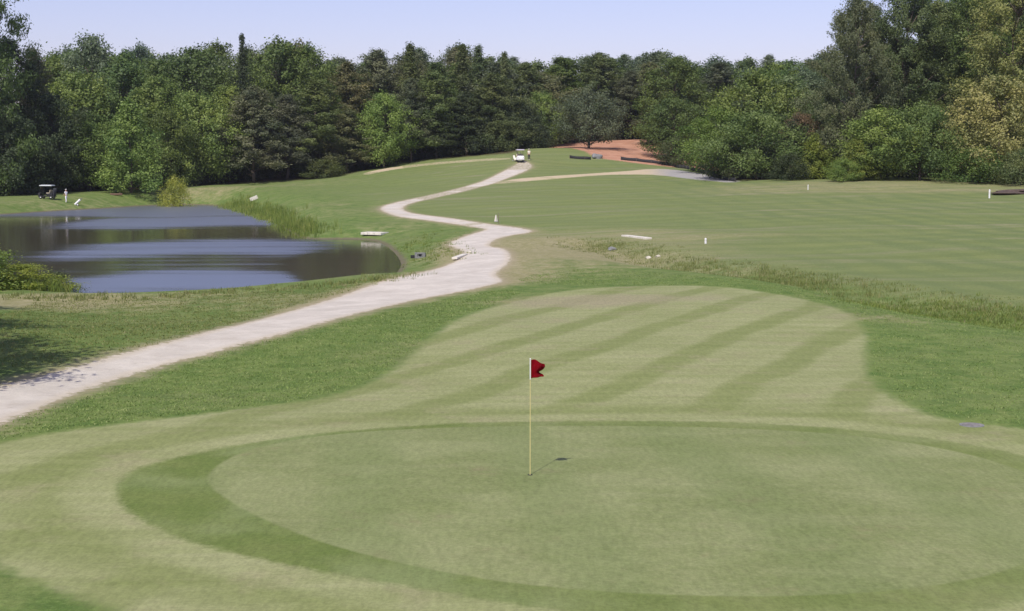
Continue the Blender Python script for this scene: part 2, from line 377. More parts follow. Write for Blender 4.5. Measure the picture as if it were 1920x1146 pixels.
# ------------------------------------------------------------------ ground mesh: one triangulation, cut into its surfaces along their outlines
rng = np.random.default_rng(5)
th = np.concatenate([np.arange(-180, -60, 6.0), np.arange(-60, -23, 1.5), np.arange(-23, 23, .34), np.arange(23, 60, 1.5), np.arange(60, 180, 6.0)])
rr = 3.0 * np.exp(np.arange(0, math.log(430 / 3.0), .0165)); rr = np.append(rr, [480, 560, 700, 900, 1300, 2000, 3200])
TH, RR = np.meshgrid(np.radians(th), rr); TH = TH + (np.arange(len(rr)) % 2)[:, None] * np.radians(.17)
q = np.stack([(RR * np.sin(TH)).ravel(), (RR * np.cos(TH)).ravel()], 1); rad = RR.ravel()
keep = ~((rad < 12) & (rng.random(len(q)) < .6)) & ~((q[:, 1] < 0) & (rad < 60) & (rng.random(len(q)) < .8))
q, rad = q[keep], rad[keep]
polys = [PATH, TAN, FARP, GREEN, COLLAR, FAIR, CLAY, POND]
def densify(p, k=0.02):
    out = []
    for a, b in zip(p, np.roll(p, -1, 0)):
        L = np.linalg.norm(b - a); nn = max(1, int(L / max(.35, k * np.linalg.norm(a)))); out += [a + (b - a) * i / nn for i in range(nn)]
    return np.array(out)
polys_d = [densify(p) for p in polys]
for p in polys_d:
    q_ok = seg_dist(q, p) > .0045 * np.maximum(rad, 12); q, rad = q[q_ok], rad[q_ok]
verts = [Vector(v) for v in q]; edges = []
for p in polys_d:
    s0 = len(verts); verts += [Vector(v) for v in p]; edges += [(s0 + i, s0 + (i + 1) % len(p)) for i in range(len(p))]
res = delaunay_2d_cdt(verts, edges, [], 0, 1e-4)
V2 = np.array([tuple(v) for v in res[0]]); F = np.array(res[2])
Z = terrain(V2[:, 0], V2[:, 1]); V3 = np.column_stack([V2, Z])
A_, B_, C_ = V2[F[:, 0]], V2[F[:, 1]], V2[F[:, 2]]
area = (B_[:, 0] - A_[:, 0]) * (C_[:, 1] - A_[:, 1]) - (B_[:, 1] - A_[:, 1]) * (C_[:, 0] - A_[:, 0])
F[area < 0] = F[area < 0][:, ::-1]; F = F[np.abs(area) > 1e-7]
cen = V2[F].mean(1)
SD = {k: sdf(V2, p) for k, p in (('green', GREEN), ('collar', COLLAR), ('fair', FAIR), ('path', PATH), ('tan', TAN), ('farp', FARP), ('clay', CLAY), ('pond', POND))}
def blob(cx, cy, rx, ry, rot=0):
    dx, dy = V2[:, 0] - cx, V2[:, 1] - cy; c, s = math.cos(rot), math.sin(rot)
    return np.exp(-(((dx * c + dy * s) / rx) ** 2 + ((-dx * s + dy * c) / ry) ** 2))
dry = np.zeros(len(V2))
for px, py, rx, ry, a in [(1040,470,7,18,.9),(1180,440,8,8,.8),(1120,455,6,8,.7),(300,575,14,7,.3),(60,570,5,4,.7),(120,560,4,3,.5),(560,555,8,6,.35),(930,520,4,6,.8),
        (1700,350,22,9,1.0),(1880,350,14,9,1.1),(1500,345,16,8,.6),(60,380,22,8,.5),(200,383,20,6,.4),(500,350,30,8,.45),(360,353,14,5,.5),(620,400,9,10,.45),
        (590,385,8,8,.5),(730,425,6,7,.5),(1260,480,9,5,.7),(1400,505,8,4,.6),(1780,560,9,3,.5),(1560,590,3,2,.4),(1700,600,4,2,.4),(1030,320,10,9,.35),(820,318,18,9,.3),
        (880,470,4,8,.6),(1650,400,12,5,.55),(1500,440,10,3,.5),(1850,430,9,4,.55),(1300,400,9,5,.4),(1750,470,7,2.5,.5),(1120,390,8,8,.35),(1600,355,16,6,.7),(1000,300,9,8,.35),(1240,455,9,7,.5),(1080,568,4,2.5,.9),(1000,600,3.5,2,.6),(850,650,3,2,.5),(1240,558,5,2,.6)]:
    h = ground_hit([(px, py)])[0]; dry += a * blob(h[0], h[1], rx, ry)
dry += .45 * ss(-SD['path'], -2.2, -.2) * (V2[:, 1] > 0)
yy, xx = V2[:, 1], V2[:, 0]
ditch_d = seg_dist(V2, DITCH, False)
field = ss(yy, 88, 112) * ss(SD['pond'], 5, 16) * ss(ditch_d, 4, 9) * (1 - .5 * ss(-xx, 5, 25))
fx = ((yy > 52) & (xx > 12)) * ss(ditch_d, 3, 7) * (cen.shape[0] > 0)
dline = np.interp(xx, DITCH[:, 0][np.argsort(DITCH[:, 0])], DITCH[:, 1][np.argsort(DITCH[:, 0])])
field = np.maximum(field, np.where(xx > DITCH[0, 0], ss(yy - dline, 3, 8), 0))
WOOD_EDGE_PX = [(-300,366),(0,364),(100,364),(170,356),(240,360),(330,352),(440,346),(560,340),(660,328),(690,318),(760,306),(860,297),(960,291),(1010,277)]
we = ground_hit(np.array(WOOD_EDGE_PX, float))
RIGHT_EDGE = [(1380,342),(1460,338),(1560,336),(1680,335),(1760,334),(1850,340),(1920,346),(2200,352)]
wr = ground_hit(np.array(RIGHT_EDGE, float))
wy = np.interp(xx, we[:, 0], we[:, 1]); wyr = np.interp(xx, wr[:, 0], wr[:, 1])
wood = np.where(xx < we[-1, 0], ss(yy - wy, 1, 6), np.where(xx > wr[0, 0], ss(yy - wyr, 2, 7), ss(yy, 262, 275)))
grav = ss(V2[:, 0] / np.maximum(V2[:, 1], 1) * FPX + CX, 1205, 1260)
ATTR = {'sd_green': SD['green'], 'sd_collar': SD['collar'], 'sd_fair': SD['fair'], 'sd_path': SD['path'], 'sd_tan': np.minimum(SD['tan'], SD['farp']),
        'sd_clay': SD['clay'], 'sd_pond': SD['pond'], 'dry': dry, 'field': field, 'wood': wood, 'grav': grav}
def in_(name_poly): return inside(cen, name_poly)
iP, iT, iF2, iG, iC, iFW, iCl = [in_(p) for p in (PATH, TAN, FARP, GREEN, COLLAR, FAIR, CLAY)]
rem = np.ones(len(F), bool)
def surface(name, mask, label):
    global rem
    mask = mask & rem; rem &= ~mask
    f = F[mask]; used, inv = np.unique(f, return_inverse=True)
    me = mesh_np(name, V3[used], inv.reshape(-1, 3)); smooth(me)
    for k, a in ATTR.items(): float_attr(me, k, a[used])
    o = link_mesh(name, me, GROUND); tag(o, label, kind='structure'); return o
surface('path', iP, 'pale concrete cart path winding from the left edge up to the crest'), 
surface('dirt_path', iT, 'thin tan dirt track crossing the field towards the silt fence')
surface('crest_path', iF2, 'pale path running along the foot of the wood on the left of the crest')
surface('putting_green', iG, 'smooth pale green putting surface around the flagstick')
surface('green_collar', iC, 'darker ring of grass round the putting green')
surface('fairway', iFW, 'striped mown approach in front of and around the green')
surface('clay_bank', iCl, 'bare orange clay bank beyond the crest')
surface('ground', rem.copy(), 'grass of the golf course')

# ------------------------------------------------------------------ pond water
def water():
    m, nt, b = new_mat('pond_water'); N = NT(nt)
    ruf = N.attr('ruffle')
    st = N.noise(1.0, 4, .6, N.pos((.05, .45, 1), R(3)))
    r = N.m('ADD', ruf, N.m('MULTIPLY', N.m('SUBTRACT', st, .5), 1.1), clamp=True)
    nt.links.new(N.mix(r, (.088, .075, .054), (.070, .078, .095)), b.inputs['Base Color']); b.inputs['IOR'].default_value = 1.333  # bluer base colour in the ruffle stands in for reflected sky
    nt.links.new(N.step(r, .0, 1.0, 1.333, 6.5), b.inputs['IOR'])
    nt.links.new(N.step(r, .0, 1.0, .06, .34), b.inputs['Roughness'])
    bp = N.node('ShaderNodeBump'); bp.inputs['Distance'].default_value = .05
    nt.links.new(N.step(r, .0, .5, .10, .0), bp.inputs['Strength'])
    nt.links.new(N.noise(2.2, 3, .6, N.pos((.6, 1.6, 1), R(12))), bp.inputs['Height']); nt.links.new(bp.outputs[0], b.inputs['Normal'])
    return m
gx = np.linspace(POND[:, 0].min(), POND[:, 0].max(), 150); gy = np.linspace(POND[:, 1].min(), POND[:, 1].max(), 170)
GX, GY = np.meshgrid(gx, gy); wq = np.stack([GX.ravel(), GY.ravel()], 1)
wsd = sdf(wq, POND); wq = wq[wsd < -.3]
r2 = delaunay_2d_cdt([Vector(v) for v in wq] + [Vector(v) for v in POND], [(len(wq) + i, len(wq) + (i + 1) % len(POND)) for i in range(len(POND))], [], 1, 1e-4)
WV = np.array([tuple(v) for v in r2[0]]); WF = np.array([f for f in r2[2]])
wpx = WV[:, 0] / WV[:, 1] * FPX + CX; wpy = HOR + (CAM_Z - WATER) / WV[:, 1] * FPX
def wband(pairs):                       # wind-ruffled water, given as distances from the near bank
    r = np.zeros(len(WV)); wob = 2.5 * np.sin(WV[:, 0] * .13 + 1) + 1.8 * np.sin(WV[:, 0] * .31 + WV[:, 1] * .05)
    for (x0, x1, y0, y1, a) in pairs: r = np.maximum(r, a * ss(WV[:, 0], x0 - 3, x0 + 5) * ss(-WV[:, 0], -x1 - 2, -x1 + 6) * ss(WV[:, 1] + wob, y0 - 3 - y0 * .04, y0 + 3 + y0 * .04) * ss(-WV[:, 1] - wob, -y1 - 3 - y1 * .04, -y1 + 3 + y1 * .04))
    return r
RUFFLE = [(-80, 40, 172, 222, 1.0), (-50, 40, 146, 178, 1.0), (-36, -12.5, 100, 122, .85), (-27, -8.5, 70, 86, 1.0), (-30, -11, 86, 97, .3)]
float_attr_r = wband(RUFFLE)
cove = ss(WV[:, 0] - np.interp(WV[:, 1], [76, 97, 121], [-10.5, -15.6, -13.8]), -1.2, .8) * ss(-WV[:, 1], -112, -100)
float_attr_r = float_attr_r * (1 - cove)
me = mesh_np('pond', np.column_stack([WV, np.full(len(WV), WATER)]), WF); smooth(me); float_attr(me, 'ruffle', float_attr_r)
tag(link_mesh('pond_water', me, water()), 'dark pond water with wind-ruffled blue bands', kind='structure')
for p_ in me.polygons:
    if p_.normal.z < 0: me.flip_normals(); break

# ------------------------------------------------------------------ trees
def leaf_mat(name, var=.5, rough=.55):
    m, nt, b = new_mat(name); N = NT(nt)
    oi = N.node('ShaderNodeObjectInfo'); lv = N.attr('leaf')
    c = oi.outputs['Color']
    lo = N.mix(1.0, c, (.62, .72, .62), 'MULTIPLY'); hi = N.mix(1.0, c, (1.55, 1.38, 1.15), 'MULTIPLY')  # random leaf tones, spread widened to paint in streaks of sunlight
    cc = N.mix(lv, lo, hi)
    nt.links.new(cc, b.inputs['Base Color']); b.inputs['Roughness'].default_value = rough; b.inputs['Specular IOR Level'].default_value = .3
    tr = N.node('ShaderNodeBsdfTranslucent'); nt.links.new(N.mix(1.0, cc, (1.2, 1.35, .7), 'MULTIPLY'), tr.inputs[0])
    mx = N.node('ShaderNodeMixShader'); mx.inputs[0].default_value = .28
    nt.links.new(b.outputs[0], mx.inputs[1]); nt.links.new(tr.outputs[0], mx.inputs[2])
    nt.links.new(mx.outputs[0], nt.nodes['Material Output'].inputs['Surface']); return m
LEAF = leaf_mat('leaves')
BARK = simple('bark', (.10, .078, .058), .9, scale=3.0, var=.3)
def crown_mesh(name, seed, H, Rc, kind, leaves, size, base=.12):
    g = np.random.default_rng(seed); lobes = []
    nl = {'broad': 150, 'pine': 150, 'cone': 110, 'spire': 60, 'shrub': 60, 'oak': 130, 'mass': 230}[kind]
    ph = g.uniform(0, 6.28, 8)
    for i in range(nl):
        t = (i + g.random()) / nl
        if kind == 'broad': prof = math.sin(math.pi * min(1, (t * .82 + .18))) ** .55
        elif kind == 'oak': prof = math.sin(math.pi * min(1, (t * .8 + .2))) ** .5
        elif kind == 'pine': prof = min(1, (1 - t) ** .6 * 1.15) * (.86 + .10 * math.sin(t * 31 + ph[0]))
        elif kind == 'mass': prof = math.sin(math.pi * min(1, (t * .76 + .24))) ** .5 * (.86 + .14 * math.sin(t * 23 + ph[0]))
        elif kind == 'cone': prof = (1 - t) ** .75 * .95
        elif kind == 'spire': prof = (1 - t) ** .8 * g.uniform(.5, 1.0)
        else: prof = math.sqrt(max(0, 1 - t * t))
        ang = i * 2.399 + g.uniform(-.6, .6)
        env = 1 + .20 * math.sin(ang * 2 + ph[1] + t * 5) + .14 * math.sin(ang * 3 + ph[2] - t * 9) + .10 * math.sin(ang * 5 + ph[3] + t * 14)
        a = Rc * {'broad': .155, 'pine': .14, 'cone': .17, 'spire': .24, 'shrub': .20, 'oak': .15, 'mass': .105}[kind] * g.uniform(.7, 1.45) * (1.15 - .35 * t)
        z = min(H * (base + (1 - base) * t), H - a * .5)
        full = Rc * prof * env
        r = max(0, full - a * .5) * (g.uniform(.80, 1.10) if i % 5 else g.uniform(.1, .7))
        tone = .5 + .32 * math.sin(ang * 2 + ph[4] + t * 7) + .22 * math.sin(t * 11 + ph[5]) + g.uniform(-.25, .25)
        lobes.append((r * math.cos(ang), r * math.sin(ang), z, a, g.uniform(.55, .85) if kind in ('pine', 'spire') else g.uniform(.7, 1.2), tone))
    cs, sz, var, dirs = [], [], [], []
    w = np.array([l[3] ** 2 for l in lobes]); cnt = (w / w.sum() * leaves).astype(int) + 6
    for (x, y, z, a, fl, tone), k in zip(lobes, cnt):
        d = g.normal(size=(k, 3)); d[:, 2] += .2; d /= np.linalg.norm(d, axis=1)[:, None]
        out = np.array([x, y, .35 * math.hypot(x, y) + .3]); out /= np.linalg.norm(out)
        rad_ = a * np.abs(g.normal(.85, .28, k))
        p = d * rad_[:, None] * np.array([1, 1, fl]); p += np.outer(np.maximum(0, p @ out), out) * .9
        cs.append(p + np.array([x, y, z])); dirs.append(d * .7 + out * .5)
        var.append(np.clip(.55 * tone + .5 * g.random(k) ** 1.3, 0, 1)); sz.append(size * g.uniform(.5, 1.35, k))
    cs, dirs, var, sz = np.vstack(cs), np.vstack(dirs), np.concatenate(var), np.concatenate(sz)
    ok = cs[:, 2] > .1; cs, dirs, var, sz = cs[ok], dirs[ok], var[ok], sz[ok]; k = len(cs)
    nrm = dirs * .7 + g.normal(0, .6, (k, 3)); nrm[:, 2] += .25; nrm /= np.linalg.norm(nrm, axis=1)[:, None]
    u = np.cross(nrm, g.normal(size=(k, 3))); u /= np.linalg.norm(u, axis=1)[:, None]; v = np.cross(nrm, u)
    s = sz[:, None]; thin = .24 if kind in ('pine', 'spire', 'mass') else .36
    quad = np.stack([cs - u * s * .62, cs - v * s * thin + nrm * s * .1, cs + u * s * .62, cs + v * s * thin + nrm * s * .1], 1).reshape(-1, 3)
    f = np.arange(k * 4).reshape(-1, 4)
    me = bpy.data.meshes.new(name); me.vertices.add(k * 4); me.vertices.foreach_set('co', quad.astype(np.float32).ravel())
    me.loops.add(k * 4); me.loops.foreach_set('vertex_index', f.ravel()); me.polygons.add(k)
    me.polygons.foreach_set('loop_start', np.arange(0, k * 4, 4)); me.polygons.foreach_set('loop_total', np.full(k, 4)); me.update(calc_edges=True)
    float_attr(me, 'leaf', np.repeat(var, 4)); me.materials.append(LEAF)
    return me, lobes
def trunk_mesh(name, seed, H, lobes, r0, kind):
    g = random.Random(seed); mb = MB(); p = Vector((0, 0, -.4)); N_ = 7; r = r0; pts_ = [(p, r)]
    top = H * (.94 if kind in ('pine', 'spire', 'cone') else .74)
    for i in range(1, N_ + 1):
        p2 = Vector((g.uniform(-.2, .2) * (1 + .1 * i), g.uniform(-.2, .2) * (1 + .1 * i), top * i / N_)); pts_.append((p2, r0 * (1 - .88 * i / N_)))
    for (a, ra), (b_, rb) in zip(pts_, pts_[1:]): mb.tube(a, b_, ra, rb, 8)
    for (x, y, z, a, fl, t) in lobes[::6]:
        zz = max(.8, z - math.hypot(x, y) * .55 - a * .3); zz = min(zz, top * .97); k = zz / top * N_; i = min(N_ - 1, int(k)); s = pts_[i][0].lerp(pts_[i + 1][0], k - i)
        m_ = s.lerp(Vector((x, y, z)), .55) + Vector((0, 0, -.25)); mb.tube(s, m_, r0 * .28, r0 * .17, 6); mb.tube(m_, Vector((x, y, z + a * .3)), r0 * .17, r0 * .05, 6)
    mb_o = mb; bmesh.ops.recalc_face_normals(mb_o.bm, faces=mb_o.bm.faces); me = bpy.data.meshes.new(name); mb_o.bm.to_mesh(me); mb_o.bm.free(); smooth(me); me.materials.append(BARK); return me
PROTO = {}
def proto(key, seed, H, Rc, kind, leaves, size, base, r0):
    me, lobes = crown_mesh('crown', seed, H, Rc, kind, leaves, size, base); PROTO.setdefault(key, []).append((me, trunk_mesh('trunk', seed, H, lobes, r0, kind), H, Rc))
for s in range(4): proto('broad', 10 + s, 20, 6.0, 'broad', 21000, .33, [.1, .13, .16, .12][s], .28)
for s in range(4): proto('pine', 20 + s, 24, 5.6, 'pine', 24000, .34, [.12, .15, .2, .26][s], .26)
for s in range(2): proto('cone', 30 + s, 14, 4.4, 'cone', 14000, .27, .04, .18)
for s in range(2): proto('spire', 40 + s, 24, 3.2, 'spire', 6500, .36, .3, .2)
for s in range(3): proto('shrub', 50 + s, 5, 3.0, 'shrub', 9000, .17, .03, .09)
for s in range(2): proto('oak', 60 + s, 11, 6.0, 'oak', 18000, .26, .16, .26)
for s in range(3): proto('leafy', 70 + s, 12, 5.0, 'broad', 19000, .25, [.03, .09, .12][s], .2)
for s in range(3): proto('tall', 80 + s, 25, 6.6, 'mass', 44000, .28, [.04, .06, .12][s], .32)
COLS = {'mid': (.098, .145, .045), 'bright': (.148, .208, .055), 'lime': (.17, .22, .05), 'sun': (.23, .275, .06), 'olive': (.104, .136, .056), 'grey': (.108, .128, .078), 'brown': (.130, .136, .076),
        'yellow': (.235, .240, .095), 'dark': (.052, .072, .034), 'blue': (.11, .15, .10), 'pale': (.165, .205, .100), 'rust': (.15, .115, .08)}  # 'blue' carries painted distance haze; 'dark' also paints shade into leaves
trng = random.Random(77); counter = {}
NAMES = {'broad': 'leafy_tree', 'pine': 'pine_tree', 'cone': 'young_tree', 'spire': 'slender_pine', 'shrub': 'bush', 'oak': 'oak_tree', 'leafy': 'small_tree', 'tall': 'tall_tree'}
def tree(kind, x, y, H, width, colk, label, cat='tree', group=None, name=None, idx=None):
    L = PROTO[kind]; i = counter.get(kind, 0) if idx is None else idx; counter[kind] = counter.get(kind, 0) + 1
    cm, tm, H0, R0 = L[i % len(L)]; z = gz(x, y)
    e = empty(name or NAMES[kind], (x, y, z), trng.uniform(0, 6.28)); e.scale = (width / (2 * R0), width / (2 * R0), H / H0)
    c = bpy.data.objects.new('crown' if kind != 'shrub' else 'foliage', cm); t = bpy.data.objects.new('trunk' if kind != 'shrub' else 'stem', tm)
    for o in (c, t): col.objects.link(o); o.parent = e
    cc = COLS[colk]; f = trng.uniform(.86, 1.14); c.color = (1.12 * cc[0] * f * trng.uniform(.93, 1.08), 1.12 * cc[1] * f, 1.12 * cc[2] * f * trng.uniform(.9, 1.15), 1)
    tag(e, label, cat, group); return e
def tree_px(kind, px, top, D, wpx, colk, label, **kw):
    x = X_of(px, D); H = px_y(top, D) - gz(x, D); return tree(kind, x, D, H, wpx / FPX * D * (1.38 if kind not in ('shrub', 'oak', 'cone', 'spire') else 1.15), colk, label, **kw)

G1 = 'trees along the edge of the wood'
FRONT = [
 # left edge, near; shade here is put into the 'dark' leaf colour
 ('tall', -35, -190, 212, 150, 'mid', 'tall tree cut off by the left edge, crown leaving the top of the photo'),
 ('tall', 28, 78, 222, 110, 'dark', 'tree coloured dark for shade beside the tallest one at the left edge'),
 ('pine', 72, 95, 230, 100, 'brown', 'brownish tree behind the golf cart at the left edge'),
 ('leafy', 20, 215, 212, 100, 'dark', 'low tree coloured dark for deep shade at the far left of the pond'),
 ('leafy', 105, 185, 222, 90, 'dark', 'shade-darkened tree right behind the white clothed golfer by the pond'),
 # left wood
 ('broad', 178, 72, 268, 95, 'blue', 'tree whose rounded tip pokes above the left skyline'),
 ('leafy', 172, 232, 226, 90, 'bright', 'bright tree with low boughs right of the white clothed golfer'),
 ('cone', 247, 192, 219, 115, 'bright', 'light green cone shaped tree standing forward by the pond'),
 ('broad', 150, 140, 246, 110, 'bright', 'yellowish green tree high behind the white trolley'),
 ('broad', 235, 120, 250, 110, 'mid', 'mid green tree rising behind the light green cone shaped tree'),
 ('broad', 305, 150, 244, 100, 'bright', 'bright crown above the yellow bush by the pond'),
 ('leafy', 318, 212, 232, 80, 'mid', 'dark leafed tree directly behind the yellow bush'),
 ('leafy', 372, 180, 238, 105, 'bright', 'leafy tree with lit top right of the yellow bush'),
 ('broad', 372, 95, 262, 120, 'mid', 'broad round crown on the skyline left of the thin black pine tip'),
 ('broad', 432, 165, 246, 80, 'bright', 'narrow bright tree where green wood meets grey pines'),
 # centre left, grey pines
 ('spire', 460, 66, 250, 45, 'dark', 'thin dark pine with a black tip high above the left skyline'),
 ('pine', 478, 165, 240, 110, 'grey', 'grey green pine under the thin black pine tip'),
 ('broad', 528, 84, 262, 110, 'mid', 'fresh green crown on the skyline right of the thin black pine'),
 ('pine', 540, 180, 243, 100, 'grey', 'grey pine with bare lower trunk left of the low bush'),
 ('pine', 596, 150, 246, 110, 'olive', 'olive pine above the low bush at the wood edge'),
 ('broad', 583, 92, 264, 90, 'mid', 'green crown dipping towards the notch in the left skyline'),
 ('shrub', 610, 300, 240, 62, 'olive', 'low dusty bush at the wood edge left of the crest path'),
 ('pine', 655, 120, 252, 110, 'brown', 'brown tinged pine in the notch of the skyline'),
 ('pine', 652, 205, 246, 80, 'brown', 'short brown pine just left of the single bright green tree'),
 ('leafy', 722, 180, 247, 74, 'bright', 'single bright green tree among the grey pines'),
 ('pine', 710, 97, 262, 105, 'grey', 'grey round topped pine behind the single bright green tree'),
 ('spire', 771, 85, 258, 60, 'olive', 'thin pine with a forked tip above the middle of the wood'),
 ('pine', 772, 150, 250, 70, 'grey', 'slender grey pine with a pale trunk right of the bright green tree'),
 ('pine', 820, 120, 252, 105, 'olive', 'dark pine left of centre where the skyline climbs'),
 ('spire', 868, 85, 262, 63, 'olive', 'leftmost of the two jagged pine tips near the centre'),
 ('spire', 897, 89, 264, 57, 'olive', 'second jagged pine tip near the centre'),
 ('pine', 875, 175, 249, 90, 'dark', 'dark lower pine below the two jagged pine tips'),
 ('pine', 925, 140, 250, 95, 'olive', 'olive pine directly left of the cart on the crest'),
 ('spire', 946, 99, 262, 45, 'olive', 'small isolated pine tip above the cart on the crest'),
 ('leafy', 955, 215, 250, 70, 'olive', 'low olive tree behind the parked cart on the crest'),
 # centre
 ('leafy', 1014, 178, 262, 62, 'bright', 'small light green tree right above the top of the path'),
 ('pine', 985, 120, 268, 90, 'olive', 'rounded olive pine behind the small light green tree'),
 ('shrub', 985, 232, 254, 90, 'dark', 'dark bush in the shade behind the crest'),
 ('oak', 1103, 172, 246, 108, 'grey', 'wide grey oak with bare shaded trunks on the clay bank'),
 ('pine', 1050, 110, 280, 110, 'mid', 'green topped tree behind the left side of the wide grey oak'),
 ('pine', 1120, 102, 284, 110, 'olive', 'tree rising straight behind the wide grey oak'),
 ('pine', 1180, 135, 280, 80, 'grey', 'bare trunked grey pine on top of the clay bank'),
 ('pine', 1215, 120, 286, 90, 'brown', 'brownish pine on the clay bank left of the rounded green tree'),
 ('leafy', 1262, 188, 236, 92, 'mid', 'rounded green tree at the right end of the clay bank'),
 ('broad', 1262, 110, 262, 100, 'mid', 'larger green tree towering over the one at the end of the clay bank'),
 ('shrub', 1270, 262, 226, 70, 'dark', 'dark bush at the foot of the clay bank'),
 # right of centre
 ('pine', 1345, 120, 268, 120, 'grey', 'dark grey pine above the gap right of the clay bank'),
 ('leafy', 1350, 205, 204, 100, 'bright', 'leafy tree whose left boughs hang over the silt fence'),
 ('leafy', 1412, 140, 206, 120, 'bright', 'tall light green tree above the end of the gravel track'),
 ('oak', 1418, 215, 188, 150, 'mid', 'dense round green tree at the end of the gravel track'),
 ('broad', 1470, 150, 212, 110, 'pale', 'pale green tree between the round green tree and the tall pines'),
 ('leafy', 1498, 215, 196, 60, 'rust', 'tree with rusty brown leaves left of the tall pines'),
 ('cone', 1525, 255, 182, 70, 'lime', 'yellow green young tree below the rusty brown one'),
 ('leafy', 1540, 185, 200, 80, 'mid', 'leaning green tree at the left foot of the tall pines'),
 # right, tall
 ('tall', 1598, -2, 184, 105, 'grey', 'tall grey pine that starts the high wood on the right'),
 ('tall', 1590, 22, 200, 105, 'olive', 'dark pine just behind the tall grey pine that starts the high wood'),
 ('tall', 1625, 12, 205, 100, 'grey', 'dark grey pine in the notch between the first two tall pines'),
 ('tall', 1640, 45, 193, 110, 'grey', 'grey tree filling the space between the first two tall pines'),
 ('tall', 1690, -50, 190, 130, 'olive', 'tall pine second from the left in the high wood'),
 ('tall', 1745, 8, 196, 140, 'olive', 'tall pine with sky flecks at its top in the high wood'),
 ('tall', 1810, -20, 198, 150, 'mid', 'tall darker tree behind the forked shady trunks'),
 ('tall', 1895, -90, 182, 170, 'yellow', 'huge yellow green tree filling the upper right corner'),
 ('leafy', 1868, 150, 172, 130, 'yellow', 'yellowish oak with open boughs under the huge corner tree'),
 ('leafy', 1650, 208, 176, 110, 'bright', 'leafy light green tree in front of the tall pines'),
 ('cone', 1602, 262, 174, 72, 'lime', 'low yellow green tree at the foot of the first tall pine'),
 ('oak', 1722, 200, 174, 120, 'mid', 'dark leafed tree with shady trunks at the foot of the tall pines'),
 ('leafy', 1790, 175, 186, 110, 'olive', 'olive tree set back above the mown strip on the right'),
 ('shrub', 1830, 280, 168, 100, 'mid', 'green bush beside the mown strip on the right'),
 ('shrub', 1912, 285, 164, 80, 'olive', 'olive bush at the right edge above the bark bed'),
 ('shrub', 1580, 300, 172, 60, 'bright', 'small bright bush between the two yellow green young trees'),
 ('shrub', 1480, 290, 178, 60, 'dark', 'dark bush beside the yellow green young tree'),
]
for k, px, top, D, w, ck, lab in FRONT:
    tree_px(k, px, top, D, w, ck, lab, group=G1 if k != 'shrub' else 'bushes along the edge of the wood', cat='tree' if k != 'shrub' else 'bush')
# the yellow bush by the pond and the one on the near bank
tree_px('shrub', 328, 336, 211, 50, 'sun', 'round yellow green bush standing alone on the far pond bank', cat='bush', idx=0)
for (px, D, w, H, ck, lab) in [(30, 72, 4.0, 1.35, 'sun', 'yellow green bush on the near pond bank at the left edge'), (-60, 70, 5, 2.2, 'bright', 'larger bush mostly outside the left edge on the near pond bank'),
                       (98, 74, 2.2, 1.3, 'olive', 'darker ragged bush overhanging the water beside the yellow green one')]:
    tree('shrub', X_of(px, D), D, H, w, ck, lab, cat='bush', group='bushes on the near pond bank')

# deeper rows: only their tops show over the front row
SKY = [(-600,0),(-100,20),(40,60),(100,95),(150,95),(200,95),(250,90),(330,100),(400,90),(480,88),(560,84),(600,98),(640,108),(700,99),(740,106),(800,92),(870,86),(960,107),
       (1000,109),(1060,106),(1090,98),(1130,104),(1170,98),(1200,93),(1250,94),(1300,108),(1400,105),(1500,110),(1560,105),(1620,40),(1700,0),(1900,-40),(2600,-40)]
sx_, sy_ = np.array(SKY, float).T
def skyline(px): return float(np.interp(px, sx_, sy_))
for row, (D, off, step, kinds) in enumerate([(272, 22, 7.6, 1), (290, 8, 8.0, 2), (318, 2, 9.0, 3), (362, 5, 11.0, 4)]):
    x = -D * .43
    while x < D * .44:
        px = x / D * FPX + CX; xx_ = x + trng.uniform(-2, 2); Dd = D + trng.uniform(-6, 6)
        if px > 1560 or px < 60: Dd -= 55 if row < 2 else 40
        top = skyline(px) + off + trng.uniform(-6, 14)
        if px > 1620: top = trng.uniform(-60, 40)
        H = px_y(top, Dd) - gz(xx_, Dd)
        if px < 450 or 1200 < px < 1560: kind = trng.choice(['broad', 'broad', 'broad', 'pine']); ck = trng.choice(['mid', 'bright', 'mid', 'blue'])
        else: kind = trng.choice(['pine', 'pine', 'broad']) if px < 1560 else trng.choice(['tall', 'tall', 'broad']); ck = trng.choice(['olive', 'grey', 'mid', 'olive', 'brown'])
        if row >= 2: ck = 'blue' if trng.random() < .6 else ck  # most back crowns get distance haze painted into their leaf colour
        if not (1035 < px < 1330 and Dd < 284):
            tree(kind, xx_, Dd, max(12, min(H, 36)), trng.uniform(12, 15.5), ck, ['tree standing one deep behind the front of the wood, its crown filling a gap', 'tree in the middle of the wood, only its upper crown showing',
                 'tree at the back of the wood forming part of the skyline', 'far haze-tinted tree at the very back of the wood'][row], group=['second row of the wood', 'middle rows of the wood', 'back row of the wood', 'far trees of the wood'][row])
        x += step
